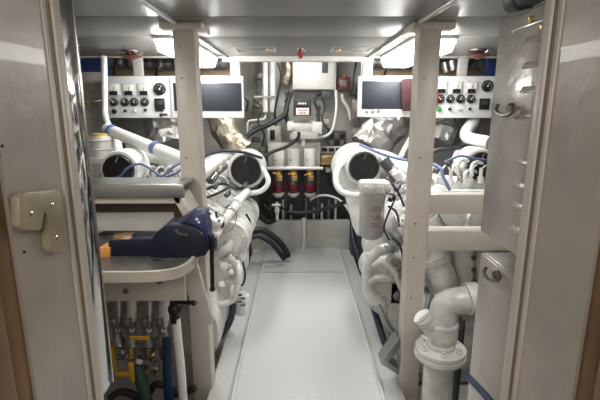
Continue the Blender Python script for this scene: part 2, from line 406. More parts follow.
def engine(s, lab, sh=0.0):
    X = lambda u: .02 + s * (u + sh)
    t = thing('marine_engine', lab, 'marine engine', (X(.9), 3.05, -.40))
    V = lambda u, y, z: Vector((X(u), y, z))
    # crankcase
    poly = [(.62, -.30), (.50, -.05), (.46, .15), (.46, .42), (.60, .60), (.95, .66), (1.30, .60), (1.36, .2), (1.24, -.30)]
    obj('crankcase', G().prism([V(u, 2.62, z) for u, z in poly], (0, 1.05, 0), .012), 'white', t)
    obj('oil_pan', G().prism([V(u, 2.66, z) for u, z in ((.66, -.40), (.60, -.28), (1.24, -.28), (1.18, -.40))], (0, .96, 0), .01), 'white', t)
    obj('bed_rail', G().box(X(.44), X(.56), 2.30, 3.95, -.40, -.12, .008), 'whitedull', t)
    # cylinder heads, inner bank tilted over the walkway side, outer bank behind
    ang = -s * math.radians(32)
    for k in range(5):
        y = 2.62 + .20 * k
        h = obj('cylinder_head', G().cbox(V(.66, y, .70), (.26, .17, .20), (0, ang, 0), .018), 'white', t)
        g = G().cbox(V(.60, y, .81), (.22, .155, .07), (0, ang, 0), .02); obj('rocker_cover', g, 'white', h)
        g = G()
        nrm = Matrix.Rotation(ang, 3, 'Y') @ Vector((0, 0, 1)); ax = Matrix.Rotation(ang, 3, 'Y') @ Vector((1, 0, 0))
        for du in (-.085, .085):
            for dy in (-.055, .055): g.lathe([(.009, 0), (.009, .02)], V(.60, y + dy, .81) + ax * du + nrm * .028, nrm, 6)
        islands('cover_bolt', g, 'chrome', h)
        obj('cylinder_head', G().cbox(V(1.18, y, .74), (.26, .17, .22), (0, -ang, 0), .018), 'white', t)
    # charge air pipe down the valley and ribbed manifold along the flank
    obj('charge_air_pipe', G().tube([V(.78, 2.45, .86), V(.80, 2.9, .92), (X(.74), 3.3, .95), V(.60, 3.55, .98)], .07, 18), 'white', t)
    obj('inlet_manifold', G().tube([V(.92, 2.40, .84), V(.92, 3.6, .84)], .075, 18).box(X(.84), X(1.0), 2.42, 3.58, .66, .82, .01), 'white', t)
    for k in range(5):
        y = 2.60 + .2 * k
        obj('branch_pipe', G().tube([V(.50, y + .02, .38), V(.43, y + .02, .40), V(.43, y + .02, .50), V(.47, y + .02, .55)], .022, 10), 'white', t)
        obj('injector_line', G().tube([V(.62, y, .74), V(.58, y - .02, .90), V(.66, y - .04, .95), V(.78, y - .02, .84)], .007, 6), 'whitegloss', t)
        obj('injector', G().lathe([(.02, 0), (.02, .05), (.012, .055), (.012, .08)], V(.58, y, .80), (0, 0, 1), 10), 'white' if k % 2 else 'steel', t)
    # flank: pumps, covers, plumbing
    for k in range(4):
        y = 2.74 + .22 * k
        g = G().lathe([(.06, 0), (.06, .02), (.045, .028), (0, .028)], V(.462, y, .24), (-s, 0, 0), 20); g.bolts(V(.44, y, .24), (-s, 0, 0), .048, 6, .005, .005)
        obj('inspection_cover', g, 'white', t)
    obj('fuel_rail', G().tube([V(.50, 2.55, .78), V(.50, 3.0, .80), V(.50, 3.5, .80)], .012, 8), 'whitegloss', t)
    for k in range(6):
        a = random.uniform(2.7, 3.2); u = random.uniform(.48, .50); z = random.uniform(.2, .6)
        obj('small_line', G().tube([V(.47, a, z), V(u - .03, a + .05, z + .05), V(u - .02, a + .2, z - .1), V(.47, a + .3, z - .12)], random.choice((.006, .009, .012)), 8), random.choice(('white', 'steel', 'whitegloss')), t)
    for k in range(5):
        a = random.uniform(2.6, 3.3)
        obj('wire_loom', G().tube([V(.50, a, .62), V(.46, a + .05, .60 + .02 * k), V(.45, a + .15, .4), V(.46, a + .22, .22)], .006, 6), 'black' if k % 3 else 'bluehose', t)
    # front gear case with pulley (towards the far wall)
    obj('gear_case', G().prism([V(u, 3.62, z) for u, z in ((.55, .0), (.46, .25), (.46, .62), (.62, .86), (1.1, .86), (1.25, .5), (1.15, .0))], (0, .12, 0), .015), 'white', t)
    if s > 0: return t, V, X
    g = G(); g.cyl(V(.80, 2.36, .15), V(.80, 2.64, .15), .30, .32, 32); g.cyl(V(.80, 2.30, .15), V(.80, 2.37, .15), .12, None, 24); g.bolts(V(.80, 2.36, .15), (0, -1, 0), .26, 14, .012, .012)
    obj('flywheel_housing', g, 'white', t)
    return t, V, X

EL, V, X = engine(-1, 'white painted marine diesel engine left of the walkway')
# round intake at the far end, left
disc_filter(EL, P(246, 170, 3.45), S(15.5, 3.38))
obj('breather_hose', G().tube([P(258, 163, 3.48), P(266, 174, 3.44), P(268, 183, 3.42), P(261, 191, 3.42), P(248, 194, 3.44), P(240, 200, 3.5)], .021, 14), 'whitegloss', EL)
obj('crossover_pipe', G().tube([P(200, 168, 3.55), P(215, 160, 3.65), P(232, 158, 3.75)], .05, 16), 'white', EL)
# near round intake beyond the bench
c = P(122, 169, 2.75)
disc_filter(EL, P(119, 170, 2.62), S(15.5, 2.6))
obj('intake_duct', G().tube([P(128, 155, 2.9), P(150, 152, 2.95), P(175, 160, 3.0), P(195, 172, 3.0)], .07, 18), 'white', EL)
# diagonal deck of the head bank seen left of the walkway
g = G().lathe([(0, -.02), (.025, -.02), (.03, 0), (.045, 0), (.05, .025), (.125, .03), (.13, .05), (.125, .06), (.125, .86), (.10, .90), (0, .90)], P(229, 242, 2.72), (0, 1, 0), 32)
for k in (.22, .50, .76): g.cyl(P(229, 242, 2.72) + Vector((0, k, 0)), P(229, 242, 2.72) + Vector((0, k + .03, 0)), .131, None, 32)
g.bolts(P(229, 242, 2.74), (0, -1, 0), .10, 8, .008, .012)
obj('heat_exchanger', g, 'white', EL)
obj('shaft_cover', G().tube([P(213, 259, 2.62), P(222, 252, 2.62), P(228, 247, 2.66), P(229, 242, 2.72)], .030, 14), 'whitedull', EL)
obj('coolant_pipe', G().tube([P(206, 303, 2.5), P(222, 304, 2.5), P(232, 300, 2.52), P(237, 288, 2.54), P(239, 272, 2.58), P(237, 262, 2.66)], .020, 14), 'white', EL)
obj('oil_filter', G().lathe([(.045, 0), (.05, .01), (.05, .13), (.04, .14), (0, .14)], P(242, 313, 2.66), (0, 0, 1), 24), 'whitegloss', EL, 'small white oil filter with black lettering')
g = G()
for k in range(4): a = P(239 + (k % 2) * 3, 295 + k * 3.4, 2.609); g.box(a.x - .012, a.x + .02, a.y - .003, a.y + .012, a.z - .004, a.z + .004)
obj('printed_mark', g, 'charcoal', EL)
obj('elbow_casting', G().tube([P(212, 275, 2.75), P(220, 280, 2.72), P(222, 292, 2.70)], .04, 14), 'white', EL)
obj('stop_solenoid', G().cyl(P(226, 208, 3.1), P(238, 200, 3.25), .03), 'chrome', EL)
g = G().tube([P(221, 224, 2.66), P(230, 212, 2.85), P(243, 196, 3.15), P(247, 192, 3.3)], .032, 16); g.cyl(P(236, 204, 2.96), P(238.5, 201, 3.02), .040)
tp = obj('thermostat_pipe', g, 'whitegloss', EL)
obj('open_end', G().cyl(P(220.6, 224.4, 2.652), P(222, 222.6, 2.69), .024), 'black', tp)
obj('bleed_loop', G().tube([P(214, 236, 2.62), P(219, 216, 2.64), P(229, 208, 2.7), P(236, 214, 2.72), P(234, 226, 2.66), P(224, 234, 2.62)], .0045, 6), 'steel', EL)
obj('side_plate', G().prism([P(208, 196, 2.9), P(222, 190, 2.9), P(231, 203, 2.9), P(214, 215, 2.9)], (-.02, .10, -.03), .01), 'white', EL)
obj('side_plate', G().prism([P(212, 216, 2.72), P(222, 209, 2.72), P(222, 226, 2.72), P(214, 233, 2.72)], (-.02, .10, -.03), .01), 'white', EL)
obj('gap_shade_elbow', G().tube([P(206, 181, 2.9), P(212, 176, 2.92), P(219, 170, 2.96), P(224, 166, 3.1)], .030, 12), 'dullsteel', EL)  # dark elbow added to imitate the shaded gap between castings
obj('turbo_flange', G().cyl(P(209, 180, 2.86), P(214, 174, 2.90), .042), 'chrome', EL)
obj('air_pipe', G().tube([P(200, 176, 2.8), P(207, 170, 2.85), P(215, 164, 3.0), P(222, 160, 3.3)], .038, 16), 'white', EL)
obj('gap_shade_cable', G().tube([P(206, 190, 2.8), P(214, 186, 2.78), P(224, 184, 2.9), P(236, 190, 3.2)], .010, 8), 'black', EL)  # dark cables put in to stand for shade in the engine gaps
obj('gap_shade_cable', G().tube([P(243, 262, 2.7), P(245, 275, 2.7), P(242, 285, 2.68), P(232, 282, 2.66)], .007, 8), 'black', EL)
for a_, b2, c_ in (((206, 198, 2.75), (216, 194, 2.72), (228, 188, 2.85)), ((214, 230, 2.6), (217, 222, 2.6), (216, 212, 2.64)), ((246, 214, 3.0), (250, 222, 2.98), (249, 236, 2.9))):
    obj('wire_loom', G().tube([P(*a_), P(*b2), P(*c_)], .008, 8), 'black', EL)
for px_, py_, Y_ in ((214, 188, 2.78), (243, 188, 3.3), (226, 196, 2.85)):
    obj('sensor', G().cyl(P(px_, py_, Y_), P(px_ + 3, py_ - 4, Y_ + .03), .018).cyl(P(px_ + 3, py_ - 4, Y_ + .03), P(px_ + 4, py_ - 6, Y_ + .05), .010), 'charcoal', EL)
g = G()
for px_, py_, r_ in ((224, 266, .03), (232, 272, .024), (222, 284, .026)): g.cbox(P(px_, py_, 2.66), (.07, .06, .05), (0, .3, 0), .01).cyl(P(px_, py_, 2.60), P(px_, py_, 2.68), r_ * .8)
obj('valve_block', g, 'whitegloss', EL)
g = G(); g.cyl(P(229, 242, 2.715), P(229, 242, 2.695), .085); g.bolts(P(229, 242, 2.70), (0, -1, 0), .068, 8, .006, .008); obj('end_cover', g, 'whitedull', EL)
obj('starter_motor', G().cbox(P(218, 292, 2.9), (.16, .10, .20), (0, 0, 0), .01), 'dullsteel', EL)
obj('mounting_foot', G().prism([P(222, 372, 2.3), P(240, 366, 2.4), P(240, 372, 2.4), P(230, 377, 2.35), P(232, 392, 2.3), P(222, 386, 2.3)], (-.03, .10, 0), .004), 'whitedull', EL)

ER, V, X = engine(1, 'white painted marine diesel engine right of the walkway', .12)
disc_filter(ER, P(364, 167, 3.28), S(15.5, 3.2))
obj('breather_hose', G().tube([P(345, 160, 3.36), P(337, 170, 3.3), P(336, 182, 3.25), P(341, 191, 3.22), P(352, 195, 3.22), P(362, 195, 3.25)], .024, 14), 'whitegloss', ER)
obj('shroud_body', G().lathe([(.14, 0), (.19, .03), (.20, .2), (.12, .3)], P(358, 170, 3.36), (0, 1, 0), 30), 'white', ER)
obj('gear_cover', G().prism([P(343, 190, 3.3), P(352, 225, 3.3), P(357, 236, 3.25), P(372, 236, 3.25), P(372, 190, 3.3)], (.05, .2, 0), .01), 'white', ER)
obj('intake_duct', G().tube([P(372, 155, 3.4), P(390, 160, 3.2), P(408, 172, 3.0), P(425, 180, 2.9), P(452, 184, 2.85), P(490, 188, 2.8)], .055, 18), 'white', ER)
fh = obj('filter_head', G().cbox(P(374, 187, 2.60), (.19, .13, .085), (0, 0, 0), .025).cyl(P(366, 190, 2.50), P(366, 189, 2.56), .022).cyl(P(381, 190, 2.50), P(381, 189, 2.56), .022), 'white', ER)
g = G().lathe([(.0, 0), (.05, .0), (.072, .02), (.077, .04), (.077, .27), (.081, .275), (.081, .295), (0, .295)], P(371, 238, 2.60), (0, 0, 1), 32)
fc = obj('fuel_filter', g, 'filterwhite', ER, 'large white spin-on fuel filter canister with red lettering')
g = G(); base = P(371.5, 238, 2.60)
for k, (z, wd) in enumerate(((.215, .05), (.20, .035), (.16, .045), (.145, .06), (.115, .03), (.10, .045))):
    n = 8
    for q in range(n):
        a0 = math.radians(-15 + (wd * 900) * (q / n)); 
        if (q * 7 + k) % 5 == 0: continue
        c = base + Vector((math.sin(a0) * .0775, -math.cos(a0) * .0775, z)); 
        g.cbox(c, (.0035, .002, .008 if k % 3 else .011), (0, 0, a0))
obj('printed_mark', g, 'red', fc)
g = G().tube([P(386, 193, 2.50), P(395, 197, 2.50), P(389, 212, 2.52), P(384, 228, 2.55), P(389, 240, 2.6)], .006, 6); obj('drain_wire', g, 'black', ER)
# curved cooling water casting and its pump
obj('water_pump', G().lathe([(0, -.03), (.04, -.03), (.05, 0), (.12, .01), (.125, .04), (.125, .16), (0, .16)], P(384, 272, 2.7), (-.2, 1, .1), 28), 'whitedull', ER)
obj('cooling_pipe', G().tube([P(388, 248, 2.62), P(377, 252, 2.60), P(369, 264, 2.58), P(367, 280, 2.58), P(371, 294, 2.58), P(382, 305, 2.58)], lambda q: .034, 16), 'white', ER)
obj('cooling_branch', G().tube([P(369, 282, 2.56), P(378, 278, 2.54), P(388, 280, 2.56)], .024, 12), 'white', ER)
obj('cooling_branch', G().tube([P(372, 266, 2.56), P(382, 262, 2.56), P(394, 272, 2.56), P(402, 290, 2.56)], .02, 12), 'whitegloss', ER)
obj('lower_casting', G().lathe([(.03, 0), (.10, .02), (.11, .06), (.11, .2), (0, .2)], P(386, 303, 2.62), (-.1, 1, .1), 24), 'whitedull', ER)
obj('gearbox_case', G().box(.46, .75, 2.62, 2.9, .20, .52, .02), 'white', ER)
obj('gap_shade_elbow', G().tube([P(380, 160, 3.0), P(386, 166, 2.95), P(392, 176, 2.9), P(388, 182, 2.85)], .028, 12), 'dullsteel', ER)  # dark elbow imitating a shaded gap, as on the left engine
obj('turbo_flange', G().cyl(P(384, 160, 2.92), P(390, 168, 2.90), .036), 'charcoal', ER)
obj('hose_joint', G().tube([P(392, 170, 2.85), P(397, 176, 2.83), P(404, 178, 2.85)], .024, 12).cyl(P(397, 172, 2.8), P(401, 178, 2.8), .032), 'whitegloss', ER)
for a_, b2, c_ in (((392, 184, 2.6), (398, 192, 2.6), (404, 206, 2.62)), ((388, 206, 2.58), (396, 212, 2.56), (400, 226, 2.6)), ((392, 238, 2.56), (400, 246, 2.54), (404, 262, 2.55))):
    obj('wire_loom', G().tube([P(*a_), P(*b2), P(*c_)], .007, 8), 'black', ER)
for px_, py_, Y_ in ((396, 190, 2.6), (390, 200, 2.6), (436, 172, 2.7), (448, 165, 2.7)):
    obj('sensor', G().cyl(P(px_, py_, Y_), P(px_ + 3, py_ - 4, Y_ + .03), .016), 'charcoal', ER)
obj('upper_drum', G().lathe([(0, -.02), (.09, -.02), (.12, .0), (.12, .2), (0, .2)], P(383, 251, 2.80), (0, 1, 0), 28), 'whitedull', ER)
obj('side_drum', G().lathe([(0, -.02), (.06, -.02), (.09, .0), (.09, .2), (0, .2)], P(397, 222, 2.75), (0, 1, 0), 28), 'white', ER)
g = G()
for px_, py_ in ((392, 248), (396, 262), (402, 272), (398, 296)): g.cbox(P(px_, py_, 2.56), (.04, .05, .05), (.2, .4, .1), .006)
islands('fitting', g, 'steel', ER)
obj('pump_shaft', G().cyl(P(384, 246, 2.6), P(398, 262, 2.55), .012), 'steel', ER)
obj('sump_hose', G().tube([P(378, 305, 2.5), P(385, 320, 2.46), P(394, 332, 2.45), P(402, 336, 2.45)], .018, 10), 'steel', ER)
for k in range(6):
    y = 430 + k * 10
    obj('injector', G().lathe([(.022, 0), (.022, .04), (.012, .045), (.012, .10)], P(y, 186 - (k % 2) * 3, 2.75), (0, 0, 1), 10), ('chrome', 'whitegloss', 'black')[k % 3] if k % 3 < 2 else 'whitegloss', ER)
    obj('injector_line', G().tube([P(y, 178, 2.75), P(y + 3, 168, 2.75), P(y + 8, 166, 2.8), P(y + 12, 178, 2.9)], .006, 6), 'whitegloss', ER)
obj('top_cover', G().cbox(P(456, 192, 2.7), (.62, .3, .04), (math.radians(-8), 0, 0), .01), 'whitegloss', ER)
disc_filter(ER, P(480, 166, 2.8), S(14, 2.8))
for k, (px, py) in enumerate(((458, 160), (465, 170), (472, 162))):
    obj('hose_stub', G().tube([P(px, py + 14, 2.7), P(px, py + 4, 2.7), P(px + 5, py, 2.75), P(px + 12, py + 2, 2.8)], .012, 8), 'whitegloss', ER)
# left side clutter over the bench
for k in range(7):
    px = 136 + k * 9
    obj('injector', G().lathe([(.024, 0), (.024, .04), (.014, .045), (.014, .09)], P(px, 186, 2.75), (0, 0, 1), 10), ('whitegloss', 'chrome', 'white')[k % 3], EL)
    obj('injector_line', G().tube([P(px, 180, 2.75), P(px + 3, 169, 2.72), P(px + 9, 167, 2.76), P(px + 14, 178, 2.9)], .007, 6), 'whitegloss', EL)
obj('rocker_lid', G().cbox(P(160, 183, 2.62), (.46, .25, .05), (math.radians(-12), 0, 0), .02), 'white', EL)

# blue cable looms lying over the engines
pipe('blue_hose', [P(105, 186, 2.5), P(120, 176, 2.5), P(128, 168, 2.5), P(140, 164, 2.52), P(152, 170, 2.5), P(162, 176, 2.48), P(172, 168, 2.5), P(186, 160, 2.55)], .007, 'bluehose', 'thin blue hose looping over the left engine above the bench', 'hose')
pipe('blue_hose', [P(164, 178, 2.44), P(178, 172, 2.44), P(192, 160, 2.5)], .007, 'bluehose', 'short blue hose beside the left post above the bench', 'hose')
pipe('blue_hose', [P(360, 145, 3.2), P(370, 149, 3.1), P(385, 155, 3.0), P(405, 160, 2.9), P(428, 163, 2.75), P(440, 168, 2.6), P(444, 178, 2.55), P(450, 190, 2.5)], .010, 'bluehose', 'blue hose running over the right engine behind the right post', 'hose')
pipe('blue_hose', [P(445, 162, 2.6), P(460, 156, 2.6), P(472, 158, 2.6), P(486, 160, 2.6)], .007, 'bluehose', 'short blue hose near the right edge of the right engine', 'hose')
pipe('navy_hose', [P(200, 157, 3.0), P(216, 152, 3.1), P(232, 151, 3.2), P(246, 153, 3.3), P(262, 158, 3.4)], .011, 'navyhose', 'dark blue hose passing over the left round intake', 'hose')

# ------------------------------------------------------------------ exhaust lagging
def lag(name, pts, r, m, lab):
    g = G().tube(pts, lambda q: r * (1 + .05 * math.sin(q * 19)), 26, True, 5)
    rnd = random.Random(len(lab) * 7 + int(r * 1000))
    for v in g.bm.verts: v.co += Vector((rnd.uniform(-1, 1), rnd.uniform(-1, 1), rnd.uniform(-1, 1) * 1.6)) * r * .05
    bmesh.ops.triangulate(g.bm, faces=g.bm.faces)
    o = obj(name, g, m)
    o.data.set_sharp_from_angle(angle=math.radians(14))
    return tag(o, lab, 'pipe lagging')
lag('exhaust_lagging', [P(398, 108, 3.75), P(392, 122, 3.7), P(380, 135, 3.65), P(366, 150, 3.6)], .16, 'foil', 'crinkled silver foil wrapped exhaust pipe left of the right post')
lag('exhaust_lagging', [P(440, 112, 3.6), P(446, 125, 3.6), P(440, 145, 3.55)], .15, 'foil', 'silver foil wrapped exhaust pipe right of the right post')
lag('exhaust_lagging', [P(166, 112, 3.6), P(162, 128, 3.55), P(168, 146, 3.5)], .14, 'foil', 'silver foil wrapped exhaust pipe left of the left post')
lag('exhaust_lagging', [P(216, 105, 3.9), P(222, 125, 3.85), P(232, 142, 3.8), P(244, 152, 3.78)], .11, 'goldfoil', 'golden brown foil wrapped pipe right of the left post')
lag('exhaust_lagging', [P(287, 58, 4.62), P(288, 72, 4.6), P(285, 84, 4.6)], .05, 'goldfoil', 'golden foil wrapped pipe on the far wall beside the white cabinet')

# white pipe with blue clamps, left
pts = [P(101, 60, 3.1), P(103, 90, 3.05), P(104, 118, 3.0), P(107, 128, 2.98), P(116, 134, 2.95), P(150, 148, 2.8), P(192, 166, 2.68)]
t = thing('coolant_pipe', 'white pipe with blue clamps sloping from the left console to the left post', 'pipe', pts[3])
obj('pipe_run', G().tube(elbowpath([P(107, 128, 2.98), P(113, 131.5, 2.95), P(192, 164, 2.6)], .03), .040, 18, False), 'whitegloss', t)
obj('upright', G().tube(elbowpath([P(104, 56, 3.06), P(105, 118, 3.02), P(112, 131, 2.96)], .1), .020, 16, False), 'whitegloss', t)
for px, py, y in ((112, 131, 2.94), (155, 148, 2.74)):
    c = P(px, py, y); d = (P(192, 164, 2.6) - P(104, 125, 3.0)).normalized()
    g = G().cyl(c - d * .012, c + d * .012, .044); obj('hose_clamp', g, 'bluehose', t, 'blue hose clamp')
pipe('coolant_pipe', [P(116, 137, 3.1), P(118, 150, 3.05), P(124, 158, 3.0)], .035, 'whitegloss', 'short white pipe under the sloping pipe beside the grey canister', 'pipe')
pipe('coolant_pipe', [P(400, 158, 3.4), P(405, 148, 3.5), P(412, 136, 3.6)], .022, 'whitegloss', 'thin white pipe rising just left of the right post', 'pipe')
pipe('coolant_pipe', elbowpath([P(474, 120, 3.45), P(463, 138, 3.3), P(490, 143, 3.1)], .1), .05, 'whitegloss', 'bent white pipe under the right console', 'pipe', smooth=False)
pipe('coolant_pipe', [P(300, 60, 1)] * 0 or [P(455, 118, 3.4), P(457, 132, 3.4), P(450, 150, 3.3)], .010, 'black', 'thin black cable hanging under the right console', 'cable')
pipe('black_hose', [P(428, 155, 2.95), P(438, 150, 2.95), P(452, 149, 2.95), P(466, 146, 3.0), P(480, 150, 3.0)], .016, 'rubber', 'black hose arching over the right engine under the console', 'hose')
# canister left
c = P(102.5, 157, 2.9)
t = thing('expansion_canister', 'off-white ribbed canister left of the left engine', 'canister', c)
obj('canister_body', G().lathe([(0, 0), (.075, 0), (.075, .05), (.082, .055), (.075, .06), (.075, .11), (.082, .115), (.075, .12), (.07, .14), (0, .14)], c, (0, 0, 1), 24), 'whitedull', t)
obj('cap', G().lathe([(.05, 0), (.05, .02), (0, .02)], c + Vector((0, 0, .138)), (0, 0, 1), 18), 'yellowlab', t)
obj('shelf_bracket', G().box(c.x - .11, c.x + .11, c.y - .09, c.y + .10, c.z - .03, c.z), 'whitedull', t)
g = G(); a = P(78, 74, 3.5); b_ = P(101, 150, 3.5); g.box(a.x - .25, b_.x + .05, 3.56, 3.62, b_.z - .5, a.z + .02, .01)
tag(obj('insulation_board', g, 'insul'), 'grey brown insulation board beside the left console', 'insulation')
g = G(); a = P(76, 60, 3.7); b_ = P(108, 76, 3.7); g.box(a.x - .1, b_.x, 3.7, 3.76, b_.z - .03, a.z + .03, .004)
tag(obj('blue_sheet', g, 'clothblue'), 'navy blue sheet behind the left console under the ceiling', 'sheet')
g = G(); a = P(488, 57, 3.7); b_ = P(500, 80, 3.7); g.box(a.x, b_.x, 3.7, 3.76, b_.z - .03, a.z + .03, .004)
tag(obj('blue_sheet', g, 'clothblue'), 'navy blue sheet behind the right end of the right console', 'sheet')
# small spray nozzle
t = thing('hose_nozzle', 'small brass hose nozzle left of the left console', 'nozzle', P(88, 101, 3.3))
obj('nozzle_body', G().cyl(P(85, 102, 3.3), P(95, 101, 3.3), .016, .009), 'brass', t)
obj('tip', G().cyl(P(95, 101, 3.3), P(101, 100, 3.32), .010), 'chrome', t)
obj('collar', G().cyl(P(86, 102, 3.3), P(88.5, 102, 3.3), .026), 'dullsteel', t)

# ducting above the consoles
def upper(px0, px1, lab, seed):
    random.seed(seed)
    a = P(px0, 60, 3.9); b_ = P(px1, 60, 3.9)
    tag(obj('foil_duct', G().tube([Vector((a.x, 3.95, 1.87)), Vector(((a.x + b_.x) / 2, 3.97, 1.85)), Vector((b_.x, 3.95, 1.87))], lambda q: .06 * (1 + .2 * math.sin(q * 60) * math.cos(q * 23)), 16, True, 30), 'foil'), lab[0], 'duct')
    tag(obj('insulation_board', G().box(a.x, b_.x, 4.1, 4.15, 1.45, 1.80, .006), 'browninsul'), lab[1], 'insulation')
    for k in range(3):
        x = a.x + (b_.x - a.x) * (.12 + .33 * k)
        o = G().tube([Vector((x, 3.80, 2.08)), Vector((x + .02, 3.78, 1.9)), Vector((x - .03, 3.80, 1.75)), Vector((x, 3.9, 1.5))], .011 + .004 * k, 8)
        tag(obj('cable', o, 'black'), lab[2] % ('leftmost', 'middle', 'rightmost')[k], 'cable')
upper(106, 232, ('crinkled silver duct above the left console', 'pale brown insulation board above the left console', '%s black cable hanging above the left console'), 3)
upper(372, 492, ('crinkled silver duct above the right console', 'pale brown insulation board above the right console', '%s black cable hanging above the right console'), 4)
tag(obj('relief_valve', G().cyl(P(452, 60, 3.75), P(454, 70, 3.75), .045).cyl(P(445, 62, 3.74), P(447, 72, 3.74), .03), 'steel'), 'grey steel valve showing just above the right console', 'valve')

# ------------------------------------------------------------------ ceiling fittings
def detector(px, py, lab, m='red', r=.055):
    p = PZ(px, py, CZ)
    t = thing('fire_detector', lab, 'detector', (p.x, p.y, CZ - .05))
    obj('base_plate', G().lathe([(0, 0), (r * .7, 0), (r * .7, .008), (0, .008)], (p.x, p.y, CZ - .008), (0, 0, 1), 20), 'dullsteel', t)
    g = G(); g.lathe([(0, -.062), (.012, -.058), (r * .5, -.045), (r, -.030), (r * .5, -.018), (r * .25, -.004), (0, 0)], (p.x, p.y, CZ - .006), (0, 0, 1), 20)
    obj('sensor_head', g, m, t)
    g = G()
    for k in range(4):
        an = PI / 2 * k + .3; g.cyl((p.x + r * 1.1 * math.cos(an), p.y + r * 1.1 * math.sin(an), CZ - .01), (p.x + r * .5 * math.cos(an), p.y + r * .5 * math.sin(an), CZ - .045), .003, seg=6)
    islands('guard_wire', g, 'steel', t)
detector(130, 50.5, 'red and dark cone-shaped detector on the ceiling above the left console', 'redplastic', .075)
detector(479, 49.5, 'red cone-shaped detector on the ceiling above the right console', 'redplastic', .08)
detector(300.5, 48, 'small red sprinkler head in the middle of the ceiling', 'red', .028)
for px, sgn, lab in ((255, -1, 'thin rectangular hatch outline on the ceiling left of the red sprinkler'), (352, 1, 'thin rectangular hatch outline on the ceiling right of the red sprinkler')):
    c = PZ(px, 49, CZ); g = G(); w2, d2 = .13, .12
    for a in (-1, 1):
        g.box(c.x - w2, c.x + w2, c.y + a * d2 - .006, c.y + a * d2 + .006, CZ - .006, CZ - .0005)
        g.box(c.x + a * w2 - .006, c.x + a * w2 + .006, c.y - d2, c.y + d2, CZ - .006, CZ - .0005)
    t = thing('ceiling_hatch', lab, 'hatch', (c.x, c.y, CZ - .02))
    obj('hatch_frame', g, 'rail', t)
    obj('latch', G().lathe([(.018, 0), (.018, .006), (.010, .008), (0, .008)], (c.x - sgn * .09, c.y + .02, CZ - .002), (0, 0, -1), 16), 'brass', t)

# ------------------------------------------------------------------ FAR WALL
YW = 4.60
def wbox(px0, py0, px1, py1, y, d, bev=.003):
    a = P(px0, py0, y); b_ = P(px1, py1, y); return G().box(a.x, b_.x, y, y + d, b_.z, a.z, bev)
def wthing(name, lab, cat, px, py, y): return thing(name, lab, cat, P(px, py, y))
t = wthing('electrical_cabinet', 'plain white electrical cabinet high on the far wall', 'cabinet', 314, 90, 4.5)
obj('cabinet_body', wbox(292.5, 55, 336, 90, 4.5, .20, .006), 'whitedull', t)
obj('door', wbox(294, 56, 334.5, 89, 4.49, .012, .002), 'whitedull', t)
obj('vent_slot', wbox(322, 61, 328, 73, 4.484, .012, .001), 'charcoal', t)
t = wthing('alarm_box', 'small red alarm box on the far wall right of the white cabinet', 'alarm', 343, 90, 4.55)
obj('housing', wbox(337, 77, 350, 90, 4.55, .09, .006), 'redplastic', t)
obj('front_plate', wbox(340, 80, 347, 87, 4.54, .012, .003), 'dullsteel', t)
obj('top_lug', G().cyl(P(345, 75, 4.56), P(345, 78, 4.56), .02), 'red', t)
for px, lab in ((265, 'left one of the two thick white vertical pipes on the far wall'), (272.5, 'right one of the two thick white vertical pipes on the far wall')):
    a = P(px, 50, 4.52)
    t = thing('riser_pipe', lab, 'pipe', P(px, 118, 4.52))
    obj('pipe_run', G().cyl(P(px, 55, 4.52), P(px, 112, 4.52), S(2.9, 4.4)), 'whitegloss', t)
    obj('reducer', G().cyl(P(px, 110, 4.52), P(px, 119, 4.52), S(2.4, 4.4), S(1.3, 4.4)), 'steel', t)
g = G(); g.box(P(254, 97, 4.47).x, P(281, 97, 4.47).x, 4.47, 4.48, P(0, 97.5, 4.47).z, P(0, 95.8, 4.47).z); tag(obj('pipe_strap', g, 'steel'), 'thin steel strap across the two white vertical pipes', 'strap')
pipe('conduit', elbowpath([P(265, 115, 4.5), P(265, 119, 4.5), P(247, 121, 4.48), P(248, 150, 4.45)], .04), S(1.2, 4.4), 'whitegloss', 'upper thin grey pipe bending left and down on the far wall', 'pipe', smooth=False)
pipe('conduit', elbowpath([P(272, 116, 4.5), P(271, 123, 4.48), P(250, 125, 4.46), P(251, 152, 4.43)], .04), S(1.1, 4.4), 'steel', 'lower thin grey pipe bending left and down on the far wall', 'pipe', smooth=False)
pipe('cable', [P(277, 60, 4.42), P(281, 75, 4.42), P(278, 95, 4.42), P(275, 112, 4.42), P(276, 126, 4.42)], S(1.1, 4.4), 'black', 'black cable hanging beside the white vertical pipes', 'cable')
pipe('conduit', [P(253, 60, 4.6), P(254, 85, 4.6), P(253, 115, 4.6)], S(.8, 4.5), 'dullsteel', 'thin dark conduit left of the white vertical pipes', 'pipe')
pipe('black_hose', [P(291, 92, 4.4), P(287, 105, 4.38), P(284, 115, 4.35), P(270, 124, 4.3), P(252, 132, 4.25), P(243, 142, 4.1)], S(2.4, 4.3), 'rubber', 'thick black hose sweeping down left of the black meter', 'hose')
pipe('black_hose', [P(299, 132, 4.2), P(298, 138, 4.2), P(288, 146, 4.2), P(272, 152, 4.15), P(262, 158, 4.1)], S(1.7, 4.2), 'rubber', 'black hose from the white pump down to the left', 'hose')
pipe('conduit', [P(336, 90, 4.42), P(336.5, 108, 4.42), P(333, 128, 4.4), P(326, 136, 4.38), P(315, 137, 4.36)], S(1.4, 4.4), 'whitegloss', 'white hose curving down from the white cabinet to the pump', 'hose')
pipe('conduit', [P(342, 94, 4.55), P(343, 100, 4.55), P(348, 108, 4.55), P(351, 120, 4.55)], S(1.6, 4.5), 'whitegloss', 'white hose curving down under the red alarm box', 'hose')
pipe('cable', [P(245, 97, 3.5 + .8), P(248, 102, 4.3), P(246, 112, 4.3)], S(1.1, 4.3), 'black', 'short black cable beside the left console screen', 'cable')
t = wthing('flow_meter', 'black meter with a white label on the far wall', 'meter', 303, 116, 4.3)
